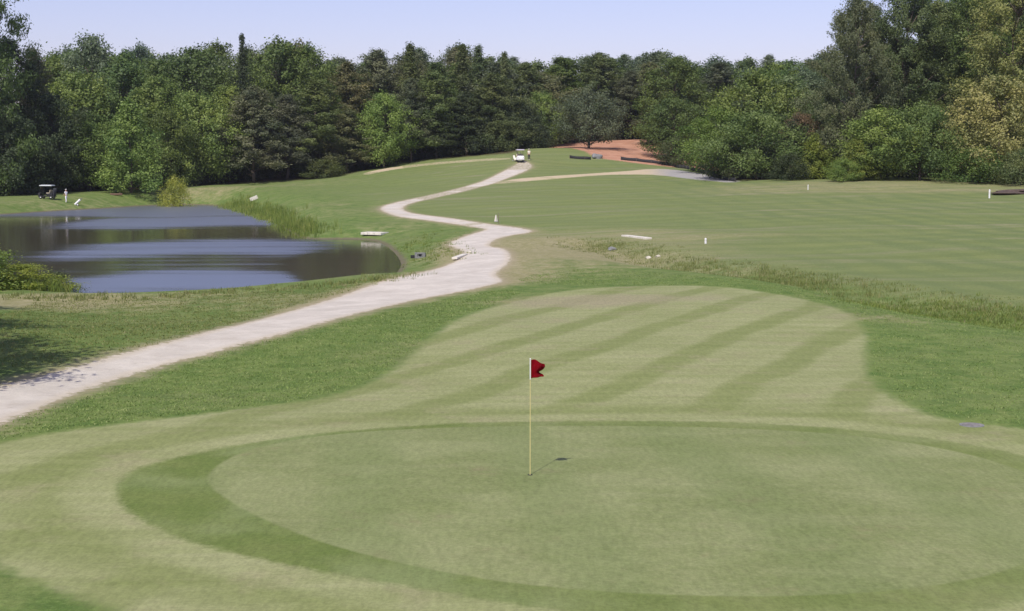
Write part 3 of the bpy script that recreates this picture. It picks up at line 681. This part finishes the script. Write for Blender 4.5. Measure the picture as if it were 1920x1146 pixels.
# understorey: low growth just inside the wood that closes the view between the trunks
def understorey(pl, step, dep, hs):
    w_ = ground_hit(np.array(pl, float)); L = np.r_[0, np.cumsum(np.linalg.norm(np.diff(w_, axis=0), axis=1))]
    for i, t in enumerate(np.arange(0, L[-1], step)):
        x, y = np.interp(t, L, w_[:, 0]), np.interp(t, L, w_[:, 1]); x += trng.uniform(-1, 1); y += dep + trng.uniform(-1.5, 2.5)
        tree('shrub', x, y, trng.uniform(*hs), trng.uniform(5.5, 8), trng.choice(['dark', 'dark', 'olive', 'dark']), 'low shade-coloured bush filling the gaps between the trunks at the foot of the wood', cat='bush', group='undergrowth along the foot of the wood')  # mostly dark leaf colour, painted in for the shade under the wood
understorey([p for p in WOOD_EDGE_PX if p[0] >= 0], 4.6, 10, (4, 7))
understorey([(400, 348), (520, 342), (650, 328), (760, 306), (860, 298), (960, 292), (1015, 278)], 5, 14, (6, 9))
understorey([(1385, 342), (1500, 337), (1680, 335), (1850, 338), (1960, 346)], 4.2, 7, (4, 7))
for x in np.arange(14, 60, 5.0): tree('shrub', x, 292 + trng.uniform(-3, 3), trng.uniform(6, 9), 8, 'dark', 'low shade-coloured bush filling the gaps between the trunks at the foot of the wood', cat='bush', group='undergrowth along the foot of the wood')  # same darkened leaves, shade put into the colour
# trees that stand beyond the left and right edges of the view
for (x, y, H, w, k, ck) in [(-19.7, 34, 14, 8.2, 'leafy', 'mid'), (-23.9, 43, 13, 8.5, 'leafy', 'mid'), (-27.5, 51, 12, 8.5, 'leafy', 'mid'), (-84, 165, 22, 11, 'broad', 'mid'), (-94, 190, 24, 12, 'broad', 'mid'), (-90, 212, 22, 12, 'broad', 'dark'),
                          (-70, 60, 15, 9, 'broad', 'mid'), (88, 170, 22, 11, 'tall', 'olive'), (84, 190, 24, 12, 'tall', 'olive')]:
    tree(k, x, y, H, w, ck, 'tree standing just outside the photo whose shade reaches in', group='trees outside the edges of the photo')

# ------------------------------------------------------------------ tall grass, reeds, weeds (uncountable)
def blade_mat(name, a, b_, c_):
    m, nt, b = new_mat(name); N = NT(nt); v = N.attr('leaf')
    cc = N.mix(N.step(v, 0, .6), a, b_); cc = N.mix(N.step(v, .6, 1), cc, c_)
    nt.links.new(cc, b.inputs['Base Color']); b.inputs['Roughness'].default_value = .7; b.inputs['Specular IOR Level'].default_value = .2
    tr = N.node('ShaderNodeBsdfTranslucent'); nt.links.new(cc, tr.inputs[0]); mx = N.node('ShaderNodeMixShader'); mx.inputs[0].default_value = .3
    nt.links.new(b.outputs[0], mx.inputs[1]); nt.links.new(tr.outputs[0], mx.inputs[2]); nt.links.new(mx.outputs[0], nt.nodes['Material Output'].inputs['Surface']); return m
def blades(name, label, centres, hmin, hmax, width, per, spread, mat, seed, lean=.35):
    g = np.random.default_rng(seed); c = np.repeat(centres, per, 0); k = len(c)
    hs = np.repeat(g.uniform(hmin, hmax, len(centres)), per) * g.uniform(.55, 1.1, k); tone = np.repeat(g.random(len(centres)), per)
    p = c + g.normal(0, spread, (k, 2)); z = terrain(p[:, 0], p[:, 1]) - .03
    a = g.uniform(0, 6.28, k); dx = np.stack([np.cos(a), np.sin(a)], 1) * width * g.uniform(.6, 1.3, k)[:, None] * .5
    ln = g.normal(0, lean, (k, 2)) * hs[:, None]
    b0 = np.column_stack([p - dx, z]); b1 = np.column_stack([p + dx, z]); m0 = np.column_stack([p - dx * .8 + ln * .4, z + hs * .6]); m1 = np.column_stack([p + dx * .8 + ln * .4, z + hs * .6])
    t = np.column_stack([p + ln, z + hs]); vs = np.stack([b0, b1, m1, m0, t], 1).reshape(-1, 3); i = np.arange(k)[:, None] * 5
    faces = [tuple(r) for r in (i + np.array([0, 1, 2, 3])).tolist()] + [tuple(r) for r in (i + np.array([3, 2, 4])).tolist()]
    me = bpy.data.meshes.new(name); me.from_pydata(vs.tolist(), [], faces); me.update(); float_attr(me, 'leaf', np.repeat(np.clip(tone * .7 + g.random(k) * .3, 0, 1), 5))
    o = link_mesh(name, me, mat); tag(o, label, kind='stuff'); return o
def along(poly_px, nn, across, seed, clumpy=False):
    w_ = ground_hit(smooth_px(poly_px, 1, False)); g = np.random.default_rng(seed); L = np.r_[0, np.cumsum(np.linalg.norm(np.diff(w_, axis=0), axis=1))]
    t = g.uniform(0, L[-1], nn)
    if clumpy: c_ = g.uniform(0, L[-1], 26); t = np.where(g.random(nn) < .7, np.clip(c_[g.integers(0, 26, nn)] + g.normal(0, .9, nn), 0, L[-1]), t)
    x = np.interp(t, L, w_[:, 0]); y = np.interp(t, L, w_[:, 1]); return np.stack([x, y], 1) + g.normal(0, 1, (nn, 2)) * across
WEED = blade_mat('weeds', (.12, .165, .042), (.225, .255, .075), (.38, .34, .18))
REED = blade_mat('reeds', (.10, .16, .03), (.19, .25, .05), (.32, .33, .10))
TUFT = blade_mat('rough_grass', (.15, .24, .055), (.235, .32, .09), (.38, .42, .17))
blades('ditch_weeds', 'tall weeds and tan stalks growing along the ditch on the right', along([(p[0], p[1]) for p in DITCH_PX], 2600, (1.2, 1.9), 3, True), .04, .22, .024, 9, .15, WEED, 4)
blades('reeds', 'bright green reeds lining the far bank of the pond', along([(425,386),(440,388),(480,400),(520,414),(560,432),(590,442)], 900, (1.0, 2.0), 5), .3, 1.05, .04, 10, .22, REED, 6, .16)
near_bank = np.vstack([along([(10,556),(160,561),(300,559),(440,549),(580,538),(690,530),(750,516)], 420, (.9, .7), 7)])
blades('bank_grass', 'long uneven grass along the near edge of the pond', near_bank, .08, .3, .03, 9, .12, WEED, 8)
blades('bank_weeds', 'rough weeds between the pond cove and the path', along([(765,492),(800,490),(850,478),(790,470),(770,450),(820,445)], 300, (1.2, 4), 9), .06, .26, .03, 9, .14, REED, 10)
blades('ditch_clumps', 'taller dark and tan weed clumps standing in the ditch', along([(p[0], p[1]) for p in DITCH_PX], 150, (.9, .9), 31, True), .18, .42, .028, 14, .16, WEED, 32, .25)
blades('ditch_reeds', 'brighter yellow green growth at the lower end of the ditch', along([(1690,575),(1790,592),(1920,606),(2000,612)], 800, (1.6, .8), 13), .05, .22, .026, 9, .16, REED, 14)
blades('bank_reeds', 'yellow green grass clump round the bushes on the near pond bank', np.array([(X_of(px_, 71.5), 71.2) for px_ in np.linspace(-80, 120, 90)]), .3, .9, .035, 12, .45, REED, 12, .3)
# rough grass on the areas the mower leaves
def scatter(px_poly, nn, seed, avoid=.25):
    poly = gpoly(px_poly, 1); g = np.random.default_rng(seed); lo, hi = poly.min(0), poly.max(0); out = []
    while sum(len(o) for o in out) < nn:
        c = g.uniform(lo, hi, (nn * 2, 2)); c = c[inside(c, poly)]; c = c[(sdf(c, PATH) > avoid) & (sdf(c, FAIR) > avoid) & (sdf(c, POND) > avoid)]
        out.append(c)
        if len(out) > 12: break
    return np.vstack(out)[:nn]
r1 = scatter([(-60,800),(60,780),(300,695),(600,612),(900,548),(1000,540),(900,580),(800,640),(740,690),(640,735),(400,780),(100,815),(-60,850)], 15000, 21)
r2_ = scatter([(-60,700),(0,560),(300,562),(600,540),(700,532),(600,562),(400,618),(150,682)], 9000, 22)
r3 = scatter([(1640,620),(1620,600),(1500,560),(1300,535),(1000,536),(960,520),(1100,500),(1400,525),(1700,575),(2000,620),(2000,800),(1780,790),(1650,730),(1625,660)], 12000, 23)
blades('rough_grass', 'short rough grass on the slopes beside the path and the fairway', np.vstack([r1, r3]), .03, .085, .026, 5, .08, TUFT, 24, .6)
blades('verge_grass', 'yellowish verge grass between the pond and the path', r2_, .03, .11, .028, 5, .09, WEED, 25, .6)

# ------------------------------------------------------------------ materials for the small things
M_white = simple('white_paint', (.78, .78, .77), .45, var=.05); M_cream = simple('cream_cloth', (.78, .74, .62), .9, var=.06)
M_whitecloth = simple('white_cloth', (.80, .78, .82), .9, var=.05); M_dark = simple('black_plastic', (.02, .02, .022), .5)
M_rubber = simple('tyre_rubber', (.018, .018, .018), .85); M_steel = simple('steel', (.45, .45, .46), .35, 1.0)
M_seat = simple('beige_vinyl', (.42, .36, .26), .6); M_lav = simple('pale_lilac_roof', (.62, .58, .66), .5, var=.04); M_roofg = simple('pale_grey_roof', (.66, .69, .70), .5, var=.04)
M_skin = simple('skin', (.50, .30, .21), .6, var=.05); M_trouser = simple('dark_trousers', (.035, .035, .045), .9); M_khaki = simple('grey_trousers', (.20, .18, .16), .9)
M_hair = simple('brown_hair', (.05, .03, .018), .8); M_conc = simple('concrete', (.66, .62, .53), .9, var=.12, scale=5); M_concg = simple('grey_concrete', (.20, .205, .20), .9, var=.15, scale=5)
M_rock = simple('pale_stone', (.50, .47, .38), .9, var=.2, scale=4); M_silt = simple('black_silt_fabric', (.02, .02, .022), .8); M_post = simple('weathered_post', (.18, .15, .11), .9, var=.2)
M_yellow = simple('pale_yellow_fibreglass', (.72, .62, .26), .4, var=.03); M_red = simple('dark_red_nylon', (.15, .002, .006), .95, var=.15, scale=5, spec=.08); M_hole = simple('cup_shade', (.03, .03, .025), .9)
M_log = simple('brown_log', (.14, .085, .055), .9, var=.2); M_mulch = simple('bark_mulch', (.085, .06, .045), .95, var=.3, scale=3)

# ------------------------------------------------------------------ flagstick
def build_flag():
    b0 = on_plane(np.array([[994, 893]], float), 0.0)[0]; z0 = gz(*b0); root = empty('flagstick', (b0[0], b0[1], z0))
    tag(root, 'thin pale yellow flagstick with a small dark red flag standing in the hole', 'flag')
    H = px_y(674, b0[1]) - z0
    mb = MB(); mb.tube((0, 0, -.08), (0, 0, H * .55), .0068, .0060, 12); mb.tube((0, 0, H * .55), (0, 0, H - .02), .0060, .005, 12); mb.build('pole', M_yellow, root)
    mb = MB(); mb.tube((0, 0, H - .37), (0, 0, H), .010, .010, 12); mb.blob((0, 0, H + .008), (.014, .014, .014), sub=2, amp=0); sl_ = mb.build('flag_sleeve', M_white, root)
    # cloth hanging in soft folds, longer at the top than at the foot
    nu, nv = 26, 22; vs, fs = [], []
    for j in range(nv + 1):
        v = j / nv
        for i in range(nu + 1):
            u = i / nu
            wid = .245 * (1 - .10 * v) - .075 * math.exp(-((v - .68) / .13) ** 2) * u + .015 * math.sin(v * 9) * u
            x = .014 + wid * u; y = .055 * math.sin(u * 7.5 + v * 1.7) * u + .03 * math.sin(v * 8 + u * 3) * u
            z = H - .012 - .335 * v - .075 * u * (1 - v) * u + .015 * math.sin(u * 6) * (1 - v) + .03 * u * v
            vs.append((x, y, z))
    for j in range(nv):
        for i in range(nu):
            a = j * (nu + 1) + i; fs.append((a, a + 1, a + nu + 2, a + nu + 1))
    me = mesh_np('flag', vs, fs); smooth(me); fo = link_mesh('flag', me, M_red, root); so_ = fo.modifiers.new('thickness', 'SOLIDIFY'); so_.thickness = .002
    mb = MB()
    for i in range(24):
        a0, a1 = i / 24 * 6.2832, (i + 1) / 24 * 6.2832
        mb.tube((.054 * math.cos(a0), .054 * math.sin(a0), -.004), (.054 * math.cos(a1), .054 * math.sin(a1), -.004), .004, .004, 6)
    mb.tube((0, 0, .001), (0, 0, .0035), .05, .05, 24); mb.build('cup', M_hole, root)  # flat dark disc painted for the shade inside the hole
build_flag()

# ------------------------------------------------------------------ golf carts
def golf_cart(loc, rz, roofm, bodym, label, bags=True):
    root = empty('golf_cart', loc, rz); tag(root, label, 'golf cart', 'golf carts')      # +X is forward
    mb = MB(); mb.box((0, 0, .36), (2.25, 1.10, .14), bev=.04); mb.box((-.55, 0, .58), (.85, 1.12, .34), bev=.08); mb.box((.25, 0, .31), (.8, 1.0, .06), bev=.02); mb.build('body', bodym, root)
    mb = MB(); mb.box((.98, 0, .62), (.34, 1.08, .46), Matrix.Rotation(R(-14), 3, 'Y').to_quaternion(), .1); mb.box((.80, 0, .86), (.12, 1.0, .16), bev=.04); cw = mb.build('front_cowl', bodym, root)
    for s in (-1, 1):
        mb = MB(); mb.blob((1.16, s * .38, .66), (.03, .08, .055), amp=0, sub=2); mb.build('headlight', M_steel, root)
    mb = MB(); mb.box((-.32, 0, .80), (.50, 1.04, .13), bev=.05); mb.build('seat', M_seat, root)
    mb = MB(); mb.box((-.62, 0, 1.04), (.10, 1.04, .38), Matrix.Rotation(R(-12), 3, 'Y').to_quaternion(), .04); mb.build('backrest', M_seat, root)
    mb = MB(); mb.box((-.02, 0, 1.84), (1.80, 1.20, .13), bev=.05); mb.box((-.02, 0, 1.905), (1.45, .95, .05), bev=.02); mb.build('roof', roofm, root)
    for s in (-1, 1):
        MB().tube((.88, s * .5, .9), (.72, s * .5, 1.82), .018).build('roof_post', M_dark, root); MB().tube((-.78, s * .5, .7), (-.80, s * .5, 1.82), .018).build('roof_post', M_dark, root)
        for xw in (.78, -.72):
            w = MB().torus((xw, s * .47, .235), .16, .075, (0, 1, 0)).build('wheel', M_rubber, root)
            MB().tube((xw, s * .47 - .05, .235), (xw, s * .47 + .05, .235), .105, .105, 16).build('rim', M_white, w)
    st = MB().torus((.52, .24, 1.04), .165, .014, (-.6, 0, 1)).build('steering_wheel', M_dark, root); MB().tube((.80, .24, .7), (.53, .24, 1.03), .02).build('steering_column', M_dark, st)
    if bags:
        for s, mt in ((-.24, M_dark), (.24, M_trouser)):
            g = MB(); g.tube((-1.02, s, .45), (-1.12, s, 1.25), .13, .14, 14); bg_ = g.build('golf_bag', mt, root)
            c = MB()
            for k in range(5): a = k * 1.26; c.tube((-1.12 + .05 * math.cos(a), s + .05 * math.sin(a), 1.2), (-1.13 + .08 * math.cos(a), s + .08 * math.sin(a), 1.42), .008).blob((-1.13 + .085 * math.cos(a), s + .08 * math.sin(a), 1.44), (.045, .03, .03), amp=0, sub=1)
            c.build('clubs', M_steel, bg_)
    return root
def place(px, py):
    v = gp(px, py); return v
cpos = place(975, 304)
golf_cart(cpos + Vector((0, 0, .02)), R(-84), M_lav, M_white, 'white golf cart with lilac roof parked at the top of the path on the crest')
c2 = Vector((X_of(90, 199), 199, 0)); c2.z = gz(c2.x, c2.y) + .01
golf_cart(c2, R(172), M_roofg, M_dark, 'dark golf cart with pale grey roof parked on the far bank under the trees')

# ------------------------------------------------------------------ people: one skinned body each, with clothes as children
def skinned(name, chains, mat, parent, sub=2):
    """chains: lists of (x, y, z, radius); a chain's first point joins an existing point when they coincide."""
    vs, rad_, es, idx = [], [], [], {}
    for ch in chains:
        prev = None
        for (x, y, z, r) in ch:
            key = (round(x, 4), round(y, 4), round(z, 4))
            if key not in idx: idx[key] = len(vs); vs.append((x, y, z)); rad_.append(r)
            if prev is not None: es.append((prev, idx[key]))
            prev = idx[key]
    me = bpy.data.meshes.new(name); me.from_pydata(vs, es, []); o = link_mesh(name, me, None, parent)
    o.modifiers.new('skin', 'SKIN'); sk = me.skin_vertices[0].data
    for i, r in enumerate(rad_): sk[i].radius = (r, r) if not isinstance(r, tuple) else r
    sk[0].use_root = True; s_ = o.modifiers.new('subdivision', 'SUBSURF'); s_.levels = sub; s_.render_levels = sub
    dg = bpy.context.evaluated_depsgraph_get(); me2 = bpy.data.meshes.new_from_object(o.evaluated_get(dg)); o.modifiers.clear(); o.data = me2; smooth(me2); me2.materials.clear(); me2.materials.append(mat)
    return o
def hand(wx, wy, wz, s, d):                 # fingers hang down, slightly curled; s = side
    out = []
    for k, (off, L) in enumerate([(-.03, .075), (-.01, .085), (.01, .08), (.03, .062)]):
        x0, y0 = wx + s * .0, wy + off
        out.append([(wx, wy, wz - .045, .022), (x0, y0, wz - .09, .010), (x0 - s * .006, y0 + .004, wz - .09 - L * .5, .0085), (x0 - s * .022, y0 + .006, wz - .09 - L, .007)])
    out.append([(wx, wy, wz - .045, .022), (wx - s * .012, wy + .045, wz - .075, .010), (wx - s * .02, wy + .055, wz - .11, .008)])
    return out
def person(loc, rz, shirt, trousers, label, arms, stride=.1, cap=None, H=1.76):
    root = empty('person', loc, rz); root.scale = (H / 1.76,) * 3; tag(root, label, 'person')   # faces +Y
    chains = [[(0, 0, .96, (.15, .11)), (0, 0, 1.12, (.135, .10)), (0, .01, 1.28, (.16, .11)), (0, .0, 1.42, (.15, .09)), (0, 0, 1.50, (.06, .06)), (0, .01, 1.57, (.062, .07)), (0, .02, 1.66, (.078, .095)), (0, .01, 1.73, (.06, .075))]]
    shirt_c = [[(0, 0, .93, (.165, .125)), (0, 0, 1.12, (.155, .12)), (0, .01, 1.28, (.18, .13)), (0, 0, 1.42, (.165, .105)), (0, 0, 1.475, (.08, .075))]]
    trou = [[(0, 0, .98, (.155, .12)), (0, 0, .93, (.155, .12))]]
    for s, (ex, ey, ez, hx, hy, hz) in zip((-1, 1), arms):
        a = [(0, 0, 1.42, (.15, .09)), (s * .17, 0, 1.41, .058), (s * ex, ey, ez, .042), (s * hx, hy, hz, .03), (s * hx, hy, hz - .045, .022)]
        chains.append(a); chains += hand(s * hx, hy, hz, s, 0)
        shirt_c.append([(0, 0, 1.42, (.165, .105)), (s * .175, 0, 1.41, .075), (s * (ex * .7 + .17 * .3), ey * .7, 1.41 + (ez - 1.41) * .75, .066)])
        st = stride * s
        lg = [(0, 0, .96, (.15, .11)), (s * .095, 0, .88, .088), (s * .10, st * .6 + .02, .49, .060), (s * .10, st, .10, .040), (s * .105, st + .05, .045, .042), (s * .11, st + .15, .03, .034)]
        chains.append(lg)
        trou.append([(0, 0, .93, (.155, .12)), (s * .098, 0, .86, .108), (s * .10, st * .6 + .02, .49, .080), (s * .10, st, .10, .066)])
    body = skinned('body', chains, M_skin, root)
    skinned('shirt', shirt_c, shirt, root); skinned('trousers', trou, trousers, root)
    for s in (-1, 1): MB().blob((s * .105, stride * s + .07, .045), (.055, .15, .048), amp=0, sub=2).build('shoe', M_white, root)
    f = MB(); f.blob((0, .105, 1.655), (.014, .022, .026), amp=0, sub=2)
    for s in (-1, 1): f.blob((s * .08, .01, 1.655), (.012, .02, .032), amp=0, sub=2)
    f.build('face_features', M_skin, body)
    e_ = MB()
    for s in (-1, 1): e_.blob((s * .03, .095, 1.685), (.011, .008, .007), amp=0, sub=1)
    e_.build('eyes', M_hair, body); m_ = MB(); m_.blob((0, .094, 1.61), (.024, .008, .006), amp=0, sub=1); m_.build('mouth', M_mouth, body)
    h = MB(); h.blob((0, -.012, 1.715), (.088, .105, .075), amp=.03, sub=3); h.build('hair', M_hair, root)
    if cap:
        c = MB(); c.blob((0, 0, 1.745), (.096, .115, .06), amp=0, sub=3); c.box((0, .125, 1.725), (.13, .10, .012), bev=.005); c.build('cap', cap, root)
    return root
M_mouth = simple('lips', (.30, .10, .09), .6)
hang = [(.22, .02, 1.14, .22, .08, .90)] * 2
pv = Vector((X_of(125, 199), 199, 0)); pv.z = gz(pv.x, pv.y)
person(pv, R(60), M_whitecloth, M_whitecloth, 'person all in white with a white cap standing on the far pond bank', [(.24, .03, 1.15, .26, .22, 1.02), (.22, .0, 1.14, .22, .05, .90)], .12, M_white, 1.8)
pv = gp(985.5, 302) + Vector((.55, 1.5, 0)); pv.z = gz(pv.x, pv.y)
person(pv, R(160), M_cream, M_trouser, 'person in a cream shirt and dark trousers standing beside the cart on the crest', [(.22, .02, 1.14, .20, .16, .96), (.24, .0, 1.14, .25, .06, .92)], .07, M_cream, 1.72)
# bag trolley beside the white clothed golfer
def trolley(px, D, rz, label, mt):
    x = X_of(px, D); root = empty('golf_trolley', (x, D, gz(x, D)), rz); tag(root, label, 'golf trolley', 'golf trolleys')
    for s in (-1, 1):
        w = MB().torus((0, s * .30, .15), .125, .022, (0, 1, 0)).build('wheel', M_rubber, root); MB().tube((0, s * .30 - .015, .15), (0, s * .30 + .015, .15), .1, .1, 16).build('rim', M_white, w)
    MB().tube((0, -.3, .15), (0, .3, .15), .012).tube((0, 0, .15), (-.38, 0, .05), .012).tube((-.38, 0, .05), (.25, 0, .55), .014).tube((.25, 0, .55), (.62, 0, 1.0), .013).build('frame', M_steel, root)
    MB().tube((.62, -.12, 1.0), (.62, .12, 1.0), .018).build('handle', M_dark, root)
    b = MB().tube((-.36, 0, .16), (.36, 0, .84), .14, .155, 16).box((0.02, .14, .46), (.34, .10, .22), Matrix.Rotation(R(-43), 3, 'Y').to_quaternion(), .03).build('golf_bag', mt, root)
    c = MB()
    for k in range(7):
        a = k * .9; c.tube((.34 + .04 * math.cos(a), .06 * math.sin(a), .82), (.52 + .06 * math.cos(a), .09 * math.sin(a), 1.0), .007).blob((.54 + .06 * math.cos(a), .09 * math.sin(a), 1.02), (.045, .03, .03), amp=0, sub=1)
    c.build('clubs', M_steel, b); return root
trolley(146, 199, R(15), 'white golf bag on a trolley right of the golfer on the far bank', M_white)
cv = gp(965, 302)
trolley(CX + cv.x / cv.y * FPX, cv.y - .5, R(110), 'cream golf bag on a trolley left of the cart on the crest', M_cream)

# ------------------------------------------------------------------ markers, slabs, stones, silt fence, and the rest
def marker(px, py, h, w, label, mat=None):
    v = gp(px, py); root = empty('marker_post', v); tag(root, label, 'marker post', 'white marker posts')
    MB().tube((0, 0, -.1), (0, 0, h), w * .5, w * .5, 12).blob((0, 0, h), (w * .5, w * .5, w * .3), amp=0, sub=2).build('post', mat or M_white, root)
    MB().tube((0, 0, h * .62), (0, 0, h * .70), w * .53, w * .53, 12).build('band', M_conc, root)
    return root
marker(1855, 372, .85, .17, 'white marker post near the right edge of the field below the bark bed')
marker(1515, 356, .55, .10, 'small faint white marker post on the upper field right of the track end')
marker(1323, 457, .34, .15, 'short white marker post in the weeds above the ditch')
# tee sign by the path fork: a white wedge and a dark stake
v = gp(930, 416); r_ = empty('yardage_sign', v); tag(r_, 'small white wedge shaped sign at the fork of the path', 'sign')
s_ = MB(); s_.tube((0, 0, 0), (0, 0, .62), .17, .04, 4); s_.build('panel', M_conc, r_); MB().box((0, 0, .02), (.32, .32, .05), bev=.01).build('base', M_concg, r_)
v = gp(934.5, 420); o = MB().tube((0, 0, -.1), (0, 0, .95), .03, .025, 8).build('stake', M_post); o.location = v; tag(o, 'thin dark stake just right of the wedge shaped sign', 'stake')
def slab(px0, py0, px1, py1, wid, th, label, name, mat, cat, lift=.0):
    a, b = gp(px0, py0), gp(px1, py1); c = (a + b) / 2; d = b - a; L = math.hypot(d.x, d.y); rz = math.atan2(d.y, d.x)
    g = MB(); nn = 3
    for i in range(nn): g.box(((i - 1) * L / nn, 0, th / 2), (L / nn - .02, wid, th), bev=min(.03, th * .2))
    o = g.build(name, mat); o.location = (c.x, c.y, max(gz(c.x, c.y), gz(a.x, a.y), gz(b.x, b.y)) + lift - th * .35); o.rotation_euler = (0, 0, rz); tag(o, label, cat); return o
slab(1171, 443, 1216, 449, .55, .16, 'pale concrete footbridge slab lying over the dry end of the ditch', 'footbridge', M_conc, 'footbridge')
slab(684, 440, 722, 439, 1.3, .22, 'pale concrete slab on the bank at the tip of the pond', 'concrete_slab', M_conc, 'slab')
slab(852, 489, 872, 478, .35, .12, 'pale concrete edging piece on the left edge of the path', 'edging_stone', M_conc, 'kerb piece')
# culvert with headwall
v = gp(788, 484); r_ = empty('culvert', v, R(-20)); r_.scale = (.5, .5, .42); tag(r_, 'grey concrete culvert with a black opening beside the pond cove', 'culvert')
g = MB(); g.box((0, 0, .08), (1.5, .3, .3), bev=.02).box((-.55, 0, .45), (.4, .3, .45), bev=.02).box((.55, 0, .45), (.4, .3, .45), bev=.02).box((0, 0, .78), (1.5, .34, .22), bev=.02); g.build('headwall', M_concg, r_)
g = MB(); g.torus((-.0, -.02, .42), .26, .05, (0, 1, 0)); g.build('pipe_rim', M_concg, r_)
g = MB(); g.tube((0, .30, .42), (0, .34, .42), .32, .32, 20); g.tube((0, .05, .42), (0, .34, .42), .31, .31, 20); g.build('pipe_mouth', M_dark, r_)  # solid black discs stand in for the shade inside the pipe
g = MB(); g.box((-1.0, -.12, .2), (.7, .25, .5), Matrix.Rotation(R(25), 3, 'Z').to_quaternion(), .02); g.build('wing_wall', M_silt, r_)
for i, (px, py, sz_, lab, gm) in enumerate([(1216, 485, .13, 'left of the two pale stones in the ditch weeds', M_rock), (1234, 482, .12, 'right of the two pale stones in the ditch weeds', M_rock), (880, 429 + 45, .13, 'small pale stone on the path edge by the culvert', M_rock),
        (1147, 470, .22, 'grey stone half hidden at the upper end of the ditch', M_concg), (1117, 297, .62, 'pale grey boulder beside the foot of the grey oak', M_concg)]):
    v = gp(px, py); o = MB().blob((0, 0, 0), (sz_ * 1.3, sz_, sz_ * .8), seed=i + 3, amp=.25).build('stone', gm); o.location = v + Vector((0, 0, sz_ * .35)); tag(o, lab, 'stone', 'loose pale stones')
v = gp(476, 378); r_ = empty('notice_board', v, R(20)); tag(r_, 'small pale leaning board on the grass beyond the reeds', 'sign')
MB().box((0, 0, .45), (1.1, .05, .5), Matrix.Rotation(R(-22), 3, 'Y').to_quaternion(), .01).build('board', M_conc, r_); MB().tube((-.35, .04, -.1), (-.35, .04, .5), .03).build('post', M_post, r_); MB().tube((.35, .04, -.1), (.35, .04, .4), .03).build('post', M_post, r_)
v = gp(218, 367); g = MB(); g.tube((-.9, 0, .16), (.9, .1, .18), .19, .15, 12).tube((.3, 0, .2), (.6, .2, .5), .05, .03, 8); o = g.build('log', M_log); o.location = v; tag(o, 'brown log lying on the far pond bank left of the yellow bush', 'log')
# silt fence, sagging fabric on stakes
def silt_fence(pl, h, label):
    w_ = ground_hit(np.array(pl, float)); c0 = w_[0]; root = empty('silt_fence', (c0[0], c0[1], gz(*c0))); tag(root, label, 'fence', 'silt fences')
    L = np.r_[0, np.cumsum(np.linalg.norm(np.diff(w_, axis=0), axis=1))]; nn = max(6, int(L[-1] / .5)); t = np.linspace(0, L[-1], nn)
    x, y = np.interp(t, L, w_[:, 0]), np.interp(t, L, w_[:, 1]); z = terrain(x, y); base_z = gz(*c0); vs, fs = [], []
    for i in range(nn):
        sag = .08 * abs(math.sin(t[i] * math.pi / 2.5)); bul = .06 * math.sin(t[i] * 2.3)
        for k, (hh, o_) in enumerate([(-.1, 0), (h * .4, bul), (h - sag, 0)]): vs.append((x[i] - c0[0], y[i] - c0[1] + o_, z[i] - base_z + hh))
    for i in range(nn - 1):
        for k in range(2): a = i * 3 + k; fs.append((a, a + 3, a + 4, a + 1))
    me = mesh_np('fabric', vs, fs); smooth(me); fo = link_mesh('fabric', me, M_silt, root); md = fo.modifiers.new('thickness', 'SOLIDIFY'); md.thickness = .012
    for tt in np.arange(0, L[-1] + .1, 2.5):
        xx1, yy1 = np.interp(tt, L, w_[:, 0]), np.interp(tt, L, w_[:, 1]); zz1 = gz(xx1, yy1) - base_z
        MB().box((xx1 - c0[0], yy1 - c0[1] - .04, zz1 + h * .5), (.045, .045, h * 1.3)).build('stake', M_post, root, False)
silt_fence([(1164, 300), (1195, 303), (1230, 307), (1262, 312), (1295, 319), (1325, 328), (1352, 336), (1380, 341)], .55, 'long black silt fence between the clay bank and the gravel track')
silt_fence([(1068, 297), (1085, 298.5), (1108, 299.5)], .5, 'short black silt fence in front of the grey oak')
# bark bed under the corner tree, drain lid, divot
v = gp(1905, 362); g = MB(); g.blob((0, 0, 0), (2.4, 1.8, .35), seed=9, amp=.3, sub=5); o = g.build('bark_bed', M_mulch); o.location = v; tag(o, 'low brown heap of bark mulch at the right edge of the field', 'mulch heap')
v = on_plane(np.array([[1822, 801]], float), 0.0)[0]; r_ = empty('valve_cover', (v[0], v[1], gz(*v))); tag(r_, 'grey irrigation valve cover set in the grass right of the green', 'valve cover')
MB().tube((0, 0, -.03), (0, 0, .012), .27, .26, 24).build('rim', M_concg, r_); MB().tube((0, 0, .010), (0, 0, .018), .22, .215, 24).build('lid', simple('worn_lid', (.20, .185, .17), .9, var=.3), r_)
scene.cycles.max_bounces = 6; scene.cycles.transparent_max_bounces = 8
scene.cycles.use_denoising = True

# ------------------------------------------------------------------ thin summer haze
zlo, zhi = float(Z.min()) - 3, 62.0
mb = MB(); mb.box((0, 150, (zlo + zhi) / 2), (7400, 7400, zhi - zlo)); hz = mb.build('haze', None, None, False)
hm = bpy.data.materials.new('haze'); hm.use_nodes = True; ht = hm.node_tree; ht.nodes.remove(ht.nodes['Principled BSDF'])
pv_ = ht.nodes.new('ShaderNodeVolumePrincipled'); pv_.inputs['Color'].default_value = (.86, .89, .97, 1); pv_.inputs['Density'].default_value = .00012; pv_.inputs['Anisotropy'].default_value = .2
ht.links.new(pv_.outputs[0], ht.nodes['Material Output'].inputs['Volume']); hz.data.materials.append(hm); tag(hz, 'thin summer haze in the air over the course', kind='stuff')
